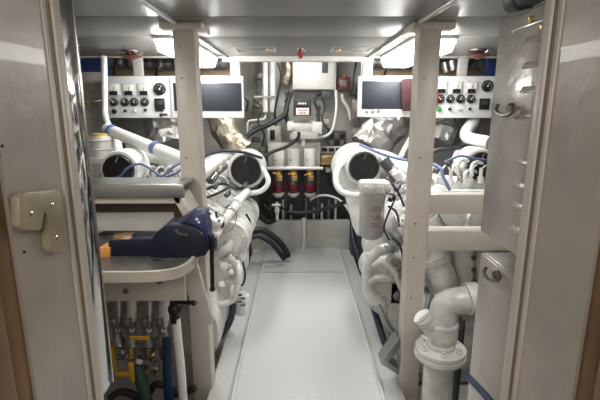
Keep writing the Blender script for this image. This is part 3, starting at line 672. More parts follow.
obj('meter_case', wbox(293.5, 99.5, 311, 116, 4.3, .14, .01), 'black', t)
obj('counter_window', wbox(297, 102, 307, 105, 4.293, .01, .001), 'charcoal', t)
obj('label_plate', wbox(296, 108, 309, 115, 4.29, .012, .001), 'face', t)
g = G()
for k in range(5):
    a = P(298.5 + k * 1.9, 110.2, 4.288); g.box(a.x, a.x + .011, 4.286, 4.292, a.z - .008, a.z + .008)
for k in range(3):
    a = P(299.5 + k * 2.2, 113, 4.288); g.box(a.x, a.x + .015, 4.286, 4.292, a.z - .006, a.z + .006)
obj('printed_mark', g, 'red', t)
g = G()
for k in range(4):
    a = P(298.2 + k * 2.2, 103.5, 4.29); g.box(a.x, a.x + .012, 4.286, 4.294, a.z - .008, a.z + .008)
obj('counter_digit', g, 'face', t)
t = wthing('transfer_pump', 'white transfer pump under the black meter', 'pump', 303, 138, 4.32)
obj('motor', G().cyl(P(290, 127, 4.40), P(315, 127, 4.40), S(6, 4.3)), 'white', t)
g = G()
for k in range(7):
    c = P(293 + 3 * k, 127, 4.40); g.cyl(c, c + Vector((.012, 0, 0)), S(6.8, 4.3))
obj('cooling_fin', g, 'white', t)
obj('pump_head', wbox(312, 122, 322, 134, 4.32, .12, .01), 'whitegloss', t)
obj('terminal_box', wbox(287, 122, 293, 131, 4.30, .12, .01), 'white', t)
obj('base_foot', wbox(290, 132, 318, 139, 4.32, .16, .006), 'whitedull', t)
obj('discharge_pipe', G().cyl(P(303, 138, 4.36), P(303, 146, 4.36), S(2, 4.3)), 'white', t)
for px0, px1, py0, py1, lab in ((285, 288.5, 90, 124, 'dark vertical valve column left of the black meter'), (316.5, 320, 105, 134, 'dark vertical pipe right of the black meter')):
    g = wbox(px0, py0, px1, py1, 4.42, .05, .006)
    for k in range(4): c = P((px0 + px1) / 2, py0 + 4 + k * (py1 - py0 - 8) / 3, 4.43); g.cyl(c, c + Vector((0, 0, .025)), S(2.6, 4.3))
    tag(obj('valve_column', g, 'charcoal'), lab, 'valve')
pipe('black_hose', [P(320, 95, 4.5), P(316, 96, 4.45), P(315, 103, 4.43), P(318, 110, 4.43)], S(1.5, 4.4), 'rubber', 'short black hose under the white cabinet', 'hose')
tag(obj('junction_box', wbox(322, 91, 332, 98, 4.5, .08), 'charcoal'), 'small dark junction box just under the white cabinet', 'box')
t = wthing('switch_box', 'white switch box with a black face left of the pump', 'switch', 274, 141, 4.5); obj('housing', wbox(267, 126, 281, 143, 4.5, .10, .004), 'whitedull', t); obj('switch_face', wbox(270, 130, 275, 140, 4.49, .02, .002), 'black', t)
t = wthing('relay_rack', 'dark electrical rack on the far wall right of the pump', 'rack', 338, 148, 4.55); obj('frame', wbox(328, 131, 346, 148, 4.55, .08, .003), 'charcoal', t)
for k in range(6): obj('module', wbox(329.5 + (k % 3) * 5.4, 133 + (k // 3) * 7, 333.5 + (k % 3) * 5.4, 138.5 + (k // 3) * 7, 4.54, .02, .002), 'dullsteel' if k % 2 else 'black', t)
t = wthing('breaker_strip', 'pale strip with a row of black breakers on the far wall', 'switch', 335, 153, 4.5); obj('frame', wbox(320, 146.5, 350, 153.5, 4.5, .06, .003), 'whitedull', t)
for k in range(4): obj('breaker', wbox(322 + k * 7, 148, 327 + k * 7, 151.5, 4.49, .02, .002), 'black', t)
tag(obj('junction_box', wbox(352, 99, 360, 127, 4.45, .1), 'dullsteel'), 'tall dark box on the far wall left of the right console', 'box')
tag(obj('name_plate', wbox(353, 128, 361, 133, 4.6, .01), 'face'), 'small pale plate on the far wall below the tall dark box', 'plate')
tag(obj('manifold_block', wbox(321, 155, 333, 165, 4.45, .06), 'brass'), 'brass valve manifold right of the three filters', 'manifold')
tag(obj('dark_recess_panel', wbox(258, 166, 345, 240, 4.60, .09, .01), 'charcoal'), 'dark panel for the shaded recess on the far wall behind the filters', 'tank')  # dark sheet painting the shade of the open space behind the filters
for k, (px, py, w_, h_, mm) in enumerate(((334, 158, 7, 5, 'dullsteel'), (344, 158, 6, 8, 'brass'), (328, 170, 5, 5, 'whitedull'), (338, 169, 7, 4, 'brass'), (333, 180, 4, 14, 'charcoal'), (342, 178, 5, 6, 'whitedull'), (258, 105, 8, 6, 'dullsteel'), (256, 140, 9, 5, 'charcoal'), (262, 150, 8, 4, 'dullsteel'), (288, 148, 7, 3, 'black'), (354, 92, 5, 8, 'charcoal'), (326, 122, 6, 5, 'whitedull'), (259, 76, 5, 6, 'dullsteel'))):
    g = wbox(px - w_ / 2, py - h_ / 2, px + w_ / 2, py + h_ / 2, 4.50, .10, .005).cyl(P(px, py, 4.49), P(px, py, 4.52), S(min(w_, h_) * .35, 4.5))
    tag(obj('terminal_box', g, mm), ('dark grey', 'brass', 'pale', 'brass', 'black', 'pale', 'dark grey', 'black', 'dark grey', 'black', 'black', 'pale', 'dark grey')[k] + ' fitting on far wall ' + ('right of the three filters beside the brass fitting', 'beside the right engine intake', 'just right of the rightmost filter lever', 'right of the rightmost filter lever, wider than tall', 'tall and narrow right of the filter bowls', 'beside the right engine shroud above the black hose', 'left of the white risers at mid height', 'left of the filters above the left intake', 'left of the filters, lowest on that side', 'just above the leftmost filters', 'between the red alarm box and the right console', 'between the pump and the electrical rack', 'left of the white risers near the ceiling edge')[k], 'fitting')
pipe('cable', [P(254, 100, 4.45), P(262, 108, 4.42), P(258, 122, 4.40), P(264, 134, 4.40), P(262, 146, 4.40)], S(.8, 4.4), 'black', 'thin black cable snaking left of the white switch box', 'cable')
pipe('cable', [P(322, 98, 4.42), P(325, 108, 4.42), P(322, 118, 4.42), P(327, 128, 4.42), P(334, 131, 4.45)], S(.7, 4.4), 'black', 'thin black cable from the dark junction box to the electrical rack', 'cable')
pipe('cable', [P(357, 98, 4.4), P(352, 92, 4.4), P(353, 80, 4.42), P(356, 62, 4.45)], S(1, 4.4), 'black', 'black cable rising between the red alarm box and the right strut', 'cable')
pipe('cable', [P(264, 205, 4.3), P(272, 212, 4.25), P(282, 208, 4.25), P(296, 218, 4.3)], S(1, 4.3), 'black', 'thin black cable drooping below the leftmost filter bowl', 'cable')
# three filters with red bowls
FX = (278.5, 293.5, 310)
t = thing('filter_backboard', 'grey board carrying the three filters on the far wall', 'board', P(295, 160, 4.40))
obj('backboard', wbox(268, 143, 320, 167, 4.40, .05, .004), 'whitedull', t)
obj('header_pipe', G().cyl(P(267, 168.3, 4.22), P(323, 168.3, 4.22), S(1.7, 4.2)), 'whitegloss', t)
for k, px in enumerate(FX):
    t = thing('fuel_separator', 'fuel water separator with dark red bowl, %s of three on the far wall' % ('leftmost', 'middle', 'rightmost')[k], 'fuel filter', P(px, 195, 4.22), 'fuel separators on the far wall')
    R = S(6.0, 4.25)
    obj('canister', G().lathe([(0, 0), (R, 0), (R, .17), (R * .9, .185), (0, .185)], P(px, 167, 4.30), (0, 0, 1), 24), 'whitegloss', t)
    obj('mounting_bolt', G().cyl(P(px - 3, 160, 4.23), P(px - 3, 160, 4.25), .008), 'charcoal', t)
    obj('filter_neck', G().cyl(P(px, 170, 4.24), P(px, 184, 4.24), R * .7), 'dullsteel', t)
    b2 = obj('bowl', G().lathe([(R * .4, 0), (R * .95, .02), (R, .09), (0, .09)], P(px, 193, 4.22), (0, 0, 1), 24), 'bowl', t, 'dark red clear bowl')
    obj('drain_cap', G().lathe([(0, 0), (R * .5, 0), (R * .98, .03), (R * .98, .045), (0, .045)], P(px, 197, 4.22), (0, 0, 1), 20), 'whitedull', t)
    c = P(px, 174.5, 4.12)
    g = G().cyl(P(px - 5, 173 + k, 4.13), P(px + 3, 175 - k, 4.13), .006, None, 8).ball(P(px - 5, 173 + k, 4.13), .009).cyl(P(px, 174, 4.12), P(px, 174, 4.2), .016); obj('valve_lever', g, 'yellow', t, 'yellow valve lever')
    obj('valve_body', G().cbox(P(px + 1, 178, 4.17), (.06, .05, .05), (0, 0, 0), .008), 'brass', t)
for k, px in enumerate((271, 285, 302.5, 318)):
    tag(obj('standpipe', G().cyl(P(px, 170, 4.52), Vector((P(px, 170, 4.52).x, 4.52, -.40)), S(1.1 if k != 3 else 1.5, 4.4)), 'dullsteel' if k % 2 else 'charcoal'), 'dark vertical standpipe, %s from the left below the filters' % ('first', 'second', 'third', 'fourth')[k], 'pipe')
for k, px in enumerate((270, 283, 291, 306, 314, 322, 329, 336)):
    y0 = (196, 200, 205, 198, 208, 204, 200, 198)[k]
    a = P(px, y0, 4.54); tag(obj('sounding_pipe', G().cyl((a.x, 4.56, -.40), (a.x, 4.56, a.z), S(1.3, 4.4)), 'whitegloss' if k % 3 else 'steel'), 'thin white upright pipe behind the low step, %s of eight from the left' % ('first', 'second', 'third', 'fourth', 'fifth', 'sixth', 'seventh', 'eighth')[k], 'pipe')
pipe('conduit', [P(310, 200, 4.3), P(318, 196, 4.3), P(330, 196, 4.25), P(342, 202, 4.2), P(350, 212, 4.1)], S(1.3, 4.2), 'whitegloss', 'white hose arching over the black hose below the filters', 'hose')
pipe('black_hose', [P(288, 212, 4.18), P(302, 213, 4.15), P(320, 210, 4.1), P(335, 206, 4.0), P(350, 200, 3.9)], S(2.0, 4.1), 'rubber', 'thick black hose crossing below the filters towards the right engine', 'hose')
pipe('black_hose', [P(244, 216, 4.1), P(258, 216, 4.2), P(268, 222, 4.25), P(276, 219, 4.3)], S(2.6, 4.2), 'rubber', 'short black hose left of the low step', 'hose')
pipe('black_hose', [P(248, 232, 3.9), P(262, 230, 3.95), P(275, 238, 3.98), P(284, 248, 4.0), P(288, 257, 4.0)], S(3.4, 4.0), 'rubber', 'thick black hose dropping onto the far deck plate, nearer one', 'hose')
pipe('navy_hose', [P(246, 240, 3.8), P(258, 236, 3.85), P(270, 242, 3.85), P(279, 252, 3.88), P(284, 259, 3.9)], S(2.6, 3.9), 'navyhose', 'dark navy hose dropping onto the far deck plate beside the thick black one', 'hose')
tag(obj('ball_valve', G().cyl(P(277, 202, 4.2), P(277, 220, 4.2), S(1.8, 4.2)).cbox(P(277, 210, 4.18), (.05, .05, .05), (0, 0, 0), .01).cyl(P(272, 205, 4.15), P(281, 205, 4.15), .012), 'whitegloss'), 'white valve hanging below the leftmost filter', 'valve')
tag(obj('deck_pipe', G().cyl(P(304, 218, 4.36), P(304, 249, 4.36), S(2.2, 4.3)), 'whitegloss'), 'white upright pipe standing in front of the low step', 'pipe')
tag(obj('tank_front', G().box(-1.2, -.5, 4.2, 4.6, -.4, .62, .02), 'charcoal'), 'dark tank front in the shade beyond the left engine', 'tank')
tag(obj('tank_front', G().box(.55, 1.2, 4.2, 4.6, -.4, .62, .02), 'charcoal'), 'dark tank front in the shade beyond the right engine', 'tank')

# dark hose along the right edge of the walkway
pipe('navy_hose', [P(352, 222, 3.9), P(353, 238, 3.75), P(358, 255, 3.6), P(364, 275, 3.3), P(371, 300, 2.95), P(378, 322, 2.7), P(386, 345, 2.5), P(392, 352, 2.42)], .022, 'navyhose', 'dark navy hose running down the right edge of the walkway', 'hose')
t = thing('steel_drum_foot', 'x', 'x', (0, 0, 0)); bpy.data.objects.remove(t)

# hoses lower left behind the post
pipe('black_hose', [P(213, 345, 2.5), P(224, 332, 2.52), P(231, 318, 2.56), P(233, 304, 2.62)], .022, 'navyhose', 'dark hose running behind the left post beside the walkway', 'hose')

# ------------------------------------------------------------------ RIGHT BIG PIPES
t = thing('exhaust_riser', 'big white bent pipe behind the right post below the side rails', 'pipe', P(438, 330, 2.45))
obj('pipe_run', G().tube([P(432, 215, 2.65), P(433, 245, 2.62), P(436, 262, 2.58), P(444, 280, 2.52), P(443, 300, 2.5), P(428, 305, 2.48), P(414, 302, 2.5)], .082, 22), 'white', t)
obj('joint_ring', G().cyl(P(434, 257, 2.58), P(437, 263, 2.57), .094), 'white', t)
obj('clamp', G().cyl(P(424, 300, 2.44), P(428, 301, 2.44), .085), 'steel', t)
t = thing('water_tank', 'upright white cylindrical tank behind the lower side rail', 'tank', P(466, 305, 2.6))
c = P(468, 306, 2.62)
obj('tank_body', G().lathe([(0, 0), (.10, 0), (.13, .03), (.13, .55), (.09, .62), (0, .62)], c, (0, 0, 1), 28), 'white', t)
obj('sight_tube', G().cyl(P(474, 300, 2.45), P(475, 250, 2.45), .010), 'steel', t)
g = G()
for k in range(4): g.cyl(P(474, 294 - 12 * k, 2.43), P(474, 294 - 12 * k, 2.46), .016)
islands('sight_fitting', g, 'charcoal', t)
t = thing('sea_water_pipe', 'white flanged pipe with elbow in the bottom right beside the locker', 'pipe', P(439, 420, 2.02))
A = P(440, 352, 1.93)
obj('standpipe', G().cyl((A.x, A.y, -.40), A, S(13.5, 2.35), None, 28), 'white', t)
g = G().lathe([(0, -.02), (.125, -.02), (.125, .0), (.118, .003), (0, .003)], A, (0, 0, 1), 36); obj('lower_flange', g, 'white', t)
g = G().lathe([(0, .006), (.118, .006), (.122, .01), (.122, .028), (.07, .034), (0, .034)], A, (0, 0, 1), 36); obj('upper_flange', g, 'whitegloss', t)
g = G()
for k in range(6):
    an = PI / 3 * k + .35; p = A + Vector((.095 * math.cos(an), .095 * math.sin(an), .028)); g.lathe([(.016, 0), (.016, .012), (.009, .012), (.009, .028), (0, .028)], p, (0, 0, 1), 6)
islands('flange_bolt', g, 'whitegloss', t)
obj('socket', G().lathe([(.068, 0), (.072, .02), (.062, .03), (.062, .055), (.078, .06), (.078, .13), (.062, .14)], A + Vector((0, 0, .03)), (0, 0, 1), 28), 'white', t)
B = A + Vector((.0, 0, .15))
obj('elbow', G().tube(elbowpath([B, B + Vector((0, 0, .115)), B + Vector((.30, .0, .16))], .12, 9), .066, 24, False), 'white', t)
Cc = P(465, 310, 2.03)
obj('coupling', G().cyl(B + Vector((.11, 0, .135)), B + Vector((.16, 0, .142)), .078, None, 28), 'white', t)
obj('coupling', G().cyl(B + Vector((.175, 0, .144)), B + Vector((.19, 0, .146)), .074, None, 28), 'white', t)
obj('side_branch', G().tube([P(433, 330, 1.93), P(427, 323, 1.91), P(422, 317, 1.90)], .043, 18), 'white', t)
obj('branch_cap', G().cyl(P(427, 322, 1.91), P(421.5, 315.5, 1.915), .048), 'whitedull', t)
tag(obj('frame_bar', G().box(P(462, 310, 2.3).x, P(465.5, 310, 2.3).x, 2.28, 2.34, -.38, P(0, 320, 2.3).z, .004), 'charcoal'), 'dark upright flat bar between the flanged pipe and the locker', 'bar')
g = G().box(.74, 1.4, 2.2, 2.5, -.40, -.30, .01); tag(obj('hull_stringer', g, 'whitedull'), 'pale beam low behind the flanged pipe', 'beam')
pipe('blue_hose', [PX(466, 375, .476), PX(475, 384, .476), PX(486, 396, .476), PX(497, 410, .476)], .009, 'tealhose', 'short dark blue hose crossing the bottom of the locker', 'hose')
for k, (px, y0) in enumerate(((405, 250), (415, 250))):
    pass
tag(obj('bearing_block', G().cbox(P(414, 280, 2.75), (.12, .2, .3), (0, 0, 0), .02), 'dullsteel'), 'dark steel block behind the right post', 'block')
pipe('pipe_run', [P(428, 214, 2.6), P(450, 216, 2.6), P(468, 216, 2.6)], .04, 'white', 'white pipe between the two side rails of the right post', 'pipe')
tag(obj('union_nut', G().cyl(P(462, 216, 2.52), P(467, 216, 2.52), .055, None, 6).cyl(P(448, 224, 2.5), P(458, 224, 2.5), .02), 'dullsteel'), 'dark hexagonal fitting between the two side rails', 'fitting')
tag(obj('cover_box', G().cbox(P(478, 218, 2.6), (.14, .12, .16), (0, 0, 0), .01), 'whitedull'), 'small white box between the side rails beside the locker', 'box')

# ------------------------------------------------------------------ LEFT JAMB: steel lining and keeper plate
t = thing('steel_lining', 'polished steel lining strip inside the left of the doorway', 'panel', (-.52, 1.0, .77))
obj('lining_sheet', G().box(-.53, -.50, .952, 1.03, .77, 1.858, .002), 'mirror', t)
obj('edge_strip', G().box(-.504, -.498, 1.027, 1.033, .77, 1.858, .002), 'chrome', t)
def latch_keeper():
    kx = -.499
    c = PX(36, 222, -.5)
    t = thing('door_keeper', 'yellowed ivory plastic latch keeper screwed to the left door jamb', 'latch keeper', c)
    prof = [(9, 197), (14, 192), (48, 189), (53, 191), (54, 200), (58, 250), (56, 252), (45, 254), (42, 250), (39, 214), (36, 207), (33, 212), (34, 226), (32, 231), (14, 231), (9, 226)]
    poly = [PX(a, b_, kx) for a, b_ in prof]
    obj('keeper_plate', G().prism(poly, (.018, 0, 0), .005), 'plastic_ivory', t)
    g = G()
    for a, b_ in ((30, 214), (51, 205), (55.5, 238)):
        p = PX(a, b_, kx + .016); g.lathe([(.006, 0), (.0055, .003), (.002, .005), (0, .005)], p, (1, 0, 0), 16)
    islands('screw', g, 'chrome', t)
    return t
latch_keeper()
p = PX(24, 252, -.5); tag(obj('drilled_hole', G().lathe([(.003, -.002), (.003, .0015), (0, .0015)], p, (1, 0, 0), 12), 'black'), 'small dark screw hole in the left jamb below the keeper', 'hole')
p = PX(2, 146, -.5); tag(obj('drilled_hole', G().lathe([(.003, -.002), (.003, .0015), (0, .0015)], p, (1, 0, 0), 12), 'black'), 'tiny dark mark on the left jamb high above the keeper', 'hole')

# ------------------------------------------------------------------ RIGHT LOCKER
XL = .50
zt = PX(497, 22, XL).z; yf = 1.135
zb = PX(481, 232, XL).z; zl = PX(478, 250, XL).z
t = thing('wall_locker', 'grey beige louvred metal locker inside the right of the doorway', 'locker', (.62, 1.03, -.40))
obj('upper_body', G().box(XL + .008, .80, .893, yf, zb, zt, .004), 'locker', t)
dr = obj('louvred_door', G().box(XL, XL + .01, .895, yf - .002, zb + .002, zt - .002, .003), 'locker', t)
# raised frame and louvres pressed in the door
g = G()
for px0, px1, py in ((526, 548, 40), (524, 546, 66), (522, 545, 91), (520, 541, 116), (516, 533, 163), (514, 530, 187), (513, 528, 208), (511, 526, 232)):
    a = PX(px0, py, XL); b_ = PX(px1, py, XL); z = (a.z + b_.z) / 2
    y0, y1 = b_.y, a.y
    g.prism([(XL + .001, y0, z + .013), (XL + .001, y0, z - .003), (XL - .006, y0, z - .002)], (0, y1 - y0, 0), .0015)
islands('louvre', g, 'locker', dr)
a = PX(512, 31, XL); b_ = PX(548, 20, XL)
g = G().box(XL - .003, XL + .002, b_.y, a.y, a.z - .003, a.z + .003, .001); obj('door_edge', g, 'rail', dr)
g = G()
for px, py in ((533, 19), (545, 27)):
    p = PX(px, py, XL); g.lathe([(.007, 0), (.007, .006), (.004, .009), (0, .009)], p, (-1, 0, 0), 14)
islands('door_knob', g, 'brass', dr)
p = PX(513, 40, XL); g = G().tube([p + Vector((-.001, .014 * math.cos(a), .018 * math.sin(a))) for a in [2 * PI * q / 24 for q in range(25)]], .0012, 6, False); obj('round_emblem', g, 'rail', dr)
obj('shelf', G().box(XL + .01, .80, .895, 1.12, zl - .03, zl - .02), 'whitedull', t)
obj('rear_panel', G().box(.70, .80, .895, yf, zl - .03, zb + .01), 'whitedull', t)
obj('lower_body', G().box(XL + .008, .80, .893, yf - .02, -.40, zl, .004), 'locker', t)
obj('lower_door', G().box(XL, XL + .01, .895, yf - .02, -.38, zl - .002, .003), 'locker', t)
def hook(pa, pts, lab):
    t = thing('steel_hook', lab, 'hook', PX(*pa, XL))
    p = PX(*pa, XL)
    obj('mount', G().lathe([(.013, 0), (.013, .006), (.009, .012), (0, .012)], p, (-1, 0, 0), 16), 'dullsteel', t)
    q = [p + Vector((-.006, 0, 0))] + [PX(a, b_, XL - o) for a, b_, o in pts]
    obj('hook_arm', G().tube(q, .0045, 8), 'dullsteel', t)
hook((512.5, 108.5), [(512, 107, .015), (511, 113, .02), (504, 115.5, .022), (498, 113, .022), (496, 109, .022), (498, 105, .022)], 'curved steel hook on the louvred upper door of the locker')
hook((498, 275), [(498, 272, .015), (499, 279, .02), (493, 281, .022), (487, 278, .022), (484, 272, .022), (486, 268, .022)], 'curved steel hook on the lower door of the locker')
# dark soft case on top of the locker
a = P(508, 6, 1.0)
g = G().prism([P(513, -10, .98), P(515, 4, .98), P(520, 9, .98), P(533, 6, .98), P(550, -1, .98), P(552, -12, .98)], (0, .06, 0), .008)
t = tag(obj('dark_case', g, 'charcoal'), 'dark rounded case on top of the locker at upper right', 'case')
pts = [P(512, -8, .975), P(514, 3, .975), P(519, 8.5, .975), P(532, 6, .975)]
obj('rim', G().tube(pts, .004, 8), 'black', t)

# ------------------------------------------------------------------ BENCH AND VISE
bz = .90
t = thing('work_bench', 'small steel-edged work bench fixed to the left post', 'work bench', (-.62, 1.75, .55))
front = [PZ(88, 272, bz), PZ(125, 272.5, bz), PZ(150, 272, bz), PZ(170, 270, bz), PZ(182, 266, bz), PZ(190, 260, bz), PZ(195, 252, bz)]
back = [Vector((front[-1].x, 2.06, bz)), Vector((-.95, 2.06, bz)), Vector((-.95, front[0].y, bz))]
obj('bench_top', G().prism([p - Vector((0, 0, .012)) for p in front + back], (0, 0, .010)), 'dullsteel', t)
fr = catmull(front, 5); off = []
for q, p in enumerate(fr):
    d = (fr[min(q + 1, len(fr) - 1)] - fr[max(q - 1, 0)]).normalized(); off.append(p + Vector((d.y, -d.x, 0)) * .014)
g = G().prism([p - Vector((0, 0, .034)) for p in fr + off[::-1]], (0, 0, .040))
obj('edge_rim', g, 'cream', t)
g = G().prism([P(172, 275, 1.86), P(190, 262, 1.86), P(196, 262, 1.86), P(213, 322, 2.0), P(210, 326, 2.0)], (.0, .03, 0), .003); obj('corner_brace', g, 'cream', t)
a = P(92, 277, 1.75); b_ = P(186, 301, 1.75)
obj('apron_plate', G().box(a.x - .1, b_.x, 1.75, 1.765, b_.z, a.z + .07, .003), 'cream', t)
g = G()
for px in (126, 160): p = P(px, 291 if px < 150 else 281, 1.75); g.lathe([(.012, 0), (.012, .008), (.006, .012), (0, .012)], p, (0, -1, 0), 12)
islands('bolt', g, 'dullsteel', t)
t = thing('steel_shelf', 'stainless steel shelf with a deep front edge behind the vise', 'shelf', (-.7, 1.95, .95))
a = P(90, 184.5, 1.86); b_ = P(184, 198, 1.86); c = P(175, 212, 1.86); e = P(170, 231, 1.86)
obj('front_edge', G().box(a.x - .25, b_.x, 1.86, 1.88, b_.z, a.z, .003), 'steel', t)
obj('shelf_plate', G().box(a.x - .25, b_.x, 1.88, 2.06, a.z - .012, a.z - .002), 'steel', t)
obj('return_lip', G().box(a.x - .25, b_.x - .02, 1.87, 1.885, b_.z - .028, b_.z, .002), 'cream', t)
obj('lower_panel', G().box(a.x - .25, e.x, 1.93, 1.945, P(0, 231, 1.93).z, P(0, 213, 1.93).z, .002), 'whitedull', t)
obj('backing', G().box(a.x - .25, b_.x - .02, 2.03, 2.045, .92, b_.z), 'seal', t)
obj('end_bracket', G().prism([P(172, 197, 1.87), P(180, 196, 1.87), P(191, 215, 1.87), P(185, 220, 1.87)], (0, .17, 0), .002), 'cream', t)
# vise
Yv = 1.66
t = thing('bench_vise', 'dark blue bench vise bolted on the bench beside the left post', 'vise', P(165, 264, Yv + .05))
g = G().prism([P(x, y, Yv - .02) for x, y in ((150, 262), (150, 240), (157, 232), (164, 226), (172, 224.5), (188, 225), (196, 228), (203, 235), (206, 246), (206, 256), (190, 259), (176, 264), (165, 266))], (0, .13, 0), .008)
vb = obj('fixed_jaw', g, 'navy', t)
g = G().prism([P(x, y, Yv) for x, y in ((108, 241), (153, 238), (153, 258), (108, 257))], (0, .09, 0), .006); obj('slide_bar', g, 'navy', t)
g = G().prism([P(x, y, Yv - .01) for x, y in ((97, 251), (99, 248), (105, 247), (110, 248), (110, 257), (104, 262), (99, 262))], (0, .07, 0), .003); obj('jaw_pad', g, 'orangewood', t, 'orange wooden jaw pad')
g = G().prism([P(x, y, Yv + .01) for x, y in ((160, 233), (193, 211), (203, 213), (207, 228), (209, 246), (196, 250))], (0, .10, 0), .006); obj('anvil_body', g, 'navylight', t)
g = G().prism([P(x, y, Yv + .003) for x, y in ((168, 229), (190, 215), (192, 216.5), (172, 231))], (0, .012, 0), .001); obj('guide_slot', g, 'charcoal', t)
g = G()
for x, y in ((197, 219), (199, 222)): p = P(x, y, Yv + .012); g.lathe([(.006, 0), (.006, .004), (0, .004)], p, (0, -1, 0), 6)
obj('painted_mark', g, 'face', t)
g = G().tube([P(176, 230, Yv - .03), P(180, 234, Yv - .04), P(188, 235, Yv - .03)], .007, 8); obj('cast_rib', g, 'charcoal', t)
g = G().lathe([(.035, 0), (.055, .005), (.06, .03), (.05, .035), (0, .035)], Vector((P(160, 262, Yv).x, Yv + .05, bz - .002)), (0, 0, 1), 24)
obj('swivel_base', g, 'black', t)
obj('lock_lever', G().tube([P(148, 262, Yv - .03), P(158, 260, Yv - .05), P(172, 259, Yv - .04)], .006, 8).ball(P(147, 262, Yv - .03), .012), 'black', t)
g = G().cyl(P(203, 243, Yv + .05), P(213, 243, Yv + .05), .022).lathe([(.028, 0), (.028, .03), (0, .03)], P(209, 243, Yv + .05), (1, 0, 0), 16); obj('screw_head', g, 'black', t)
g = G().cyl(P(211.5, 236, Yv + .02), P(212.5, 289, Yv + .02), .0085).ball(P(211.5, 236, Yv + .02), .012).ball(P(212.5, 289, Yv + .02), .012); obj('tommy_bar', g, 'black', t)
g = G().prism([P(112, 240, Yv + .01), P(114, 235, Yv + .03), P(131, 234, Yv + .03), P(131, 239, Yv + .01)], (0, .03, 0), .002)
tag(obj('wood_offcut', g, 'wood'), 'small brown wood offcut lying on the vise slide', 'wood block')

# ------------------------------------------------------------------ VALVES UNDER THE BENCH
Yu = 1.95
obj_ = tag(obj('valve_board', G().box(-1.1, P(190, 320, 2.06).x, 2.10, 2.115, -.2, .80, .003).box(-1.1, -.62, 2.0, 2.10, P(0, 303, 2.0).z, P(0, 299, 2.0).z, .003), 'insul'), 'grey board behind the hose valves under the bench', 'board')
orde = ('leftmost', 'second from left', 'third from left', 'fourth from left')
for k, px in enumerate((118, 132, 149, 164)):
    t = thing('hose_valve', 'steel hose tail valve under the bench, %s of four' % orde[k], 'valve', P(px, 350, Yu), 'hose valves under the bench')
    obj('upper_pipe', G().cyl(P(px, 298, Yu), P(px, 320, Yu), .024), 'whitedull' if k % 2 else 'steel', t)
    g = G().lathe([(.030, 0), (.030, .03), (.022, .04), (.022, .10), (.030, .11), (.030, .14), (.024, .15)], P(px, 345, Yu), (0, 0, 1), 12); obj('valve_body', g, 'steel', t)
    g = G().cyl(P(px, 330, Yu - .05), P(px, 330, Yu), .012).cyl(P(px - 2, 318, Yu - .045), P(px + 1, 334, Yu - .045), .007); obj('lever', g, 'dullsteel', t)
    obj('hose_tail', G().lathe([(.018, 0), (.022, .01), (.018, .02), (.022, .03), (.018, .04), (.022, .05), (.018, .06)], P(px, 358, Yu), (0, 0, 1), 14), 'brass' if k == 1 else 'dullsteel', t)
t = thing('lever_handle', 'yellow horizontal valve lever under the bench', 'valve handle', P(139, 340, 1.85))
obj('grip', G().cbox(P(139.5, 338, 1.86), (.095, .012, .018), (0, 0, 0), .003), 'yellow', t)
obj('hub', G().cyl(P(132, 338, 1.87), P(132, 338, 1.92), .010), 'steel', t)
t = thing('lever_handle', 'yellow T-shaped valve handle low under the bench', 'valve handle', P(126, 380, 1.82))
obj('crossbar', G().cbox(P(131.5, 372, 1.8), (.022, .014, .10), (0, 0, 0), .003), 'yellow', t)
obj('grip', G().cbox(P(123.5, 374, 1.8), (.07, .012, .022), (0, 0, 0), .003), 'yellow', t)
tag(obj('yellow_tag', G().box(P(113, 348, 1.9).x, P(115.5, 348, 1.9).x, 1.88, 1.89, P(0, 370, 1.9).z, P(0, 345, 1.9).z), 'yellow'), 'narrow yellow strip at the far left under the bench', 'tag')
pipe('green_hose', [P(137, 366, 1.9), P(140, 378, 1.88), P(144, 392, 1.88), P(150, 412, 1.88)], .028, 'greenhose', 'dark green hose hanging under the bench', 'hose')
pipe('blue_hose', [P(167, 338, 1.9), P(167.5, 360, 1.88), P(168, 380, 1.88), P(170, 412, 1.9)], .024, 'tealhose', 'blue hose hanging straight down under the bench', 'hose')
t = thing('white_standpipe', 'white hose with a black valve beside the left post under the bench', 'hose', P(180, 410, 1.86))
obj('hose_run', G().tube([P(176, 318, 1.86), P(178, 340, 1.86), P(181, 370, 1.86), P(184, 410, 1.86)], .021, 14), 'whitegloss', t)
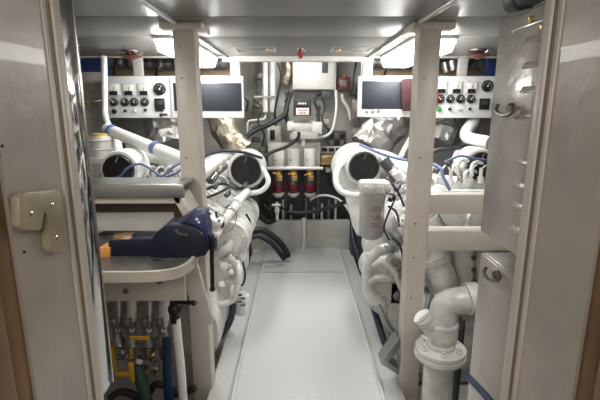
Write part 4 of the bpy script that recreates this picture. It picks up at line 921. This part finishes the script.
obj('valve_body', G().cyl(P(175.5, 322, 1.86), P(175, 294, 1.86), .022).ball(P(175.5, 309, 1.86), .036).ball(P(175, 295, 1.86), .022), 'black', t)
obj('lever', G().cyl(P(176, 302, 1.84), P(195, 303, 1.80), .009).ball(P(194, 303, 1.80), .013), 'black', t)
pipe('black_hose', [P(150, 392, 1.98), P(156, 384, 1.98), P(170, 388, 1.98), P(178, 394, 2.0), P(195, 388, 2.0)], .018, 'rubber', 'black hose loop low under the bench', 'hose')
pipe('black_hose', [P(110, 398, 1.9), P(120, 392, 1.9), P(135, 396, 1.9), P(140, 410, 1.9)], .018, 'rubber', 'black hose lying in the bottom left corner', 'hose')
for k, (px, py, r) in enumerate(((122, 352, .02), (131, 356, .024), (143, 346, .02), (140, 362, .022), (152, 354, .02), (158, 342, .018), (128, 336, .016), (146, 372, .02), (156, 368, .02))):
    t = thing('pipe_fitting', 'metal pipe fitting among the hoses under the bench', 'fitting', P(px, py, 1.95), 'pipe fittings under the bench')
    obj('nut', G().cyl(P(px - 3, py, 1.96), P(px + 3, py + 1, 1.96), r, None, 6), ('steel', 'brass', 'dullsteel')[k % 3], t)
    obj('stem', G().cyl(P(px, py - 6, 1.97), P(px, py + 7, 1.97), r * .55), ('chrome', 'dullsteel', 'steel')[k % 3], t)
t = thing('seawater_strainer', 'white strainer housing between the hoses and the left post', 'strainer', P(188, 400, 2.3))
obj('strainer_body', G().lathe([(.03, 0), (.08, .02), (.085, .2), (.06, .24), (0, .24)], P(189, 382, 2.32), (0, 0, 1), 22), 'white', t)
obj('hose_stub', G().tube([P(184, 368, 2.2), P(192, 362, 2.2), P(196, 352, 2.22), P(190, 342, 2.25)], .02, 12), 'steel', t)
obj('hose_stub', G().tube([P(182, 345, 2.2), P(190, 340, 2.2), P(195, 335, 2.2)], .018, 10), 'whitegloss', t)

# ------------------------------------------------------------------ view settings
sc = bpy.context.scene
sc.view_settings.view_transform = 'Standard'; sc.view_settings.look = 'None'; sc.view_settings.gamma = 1; sc.view_settings.use_curve_mapping = False
sc.view_settings.exposure = 0.0
sc.cycles.max_bounces = 8
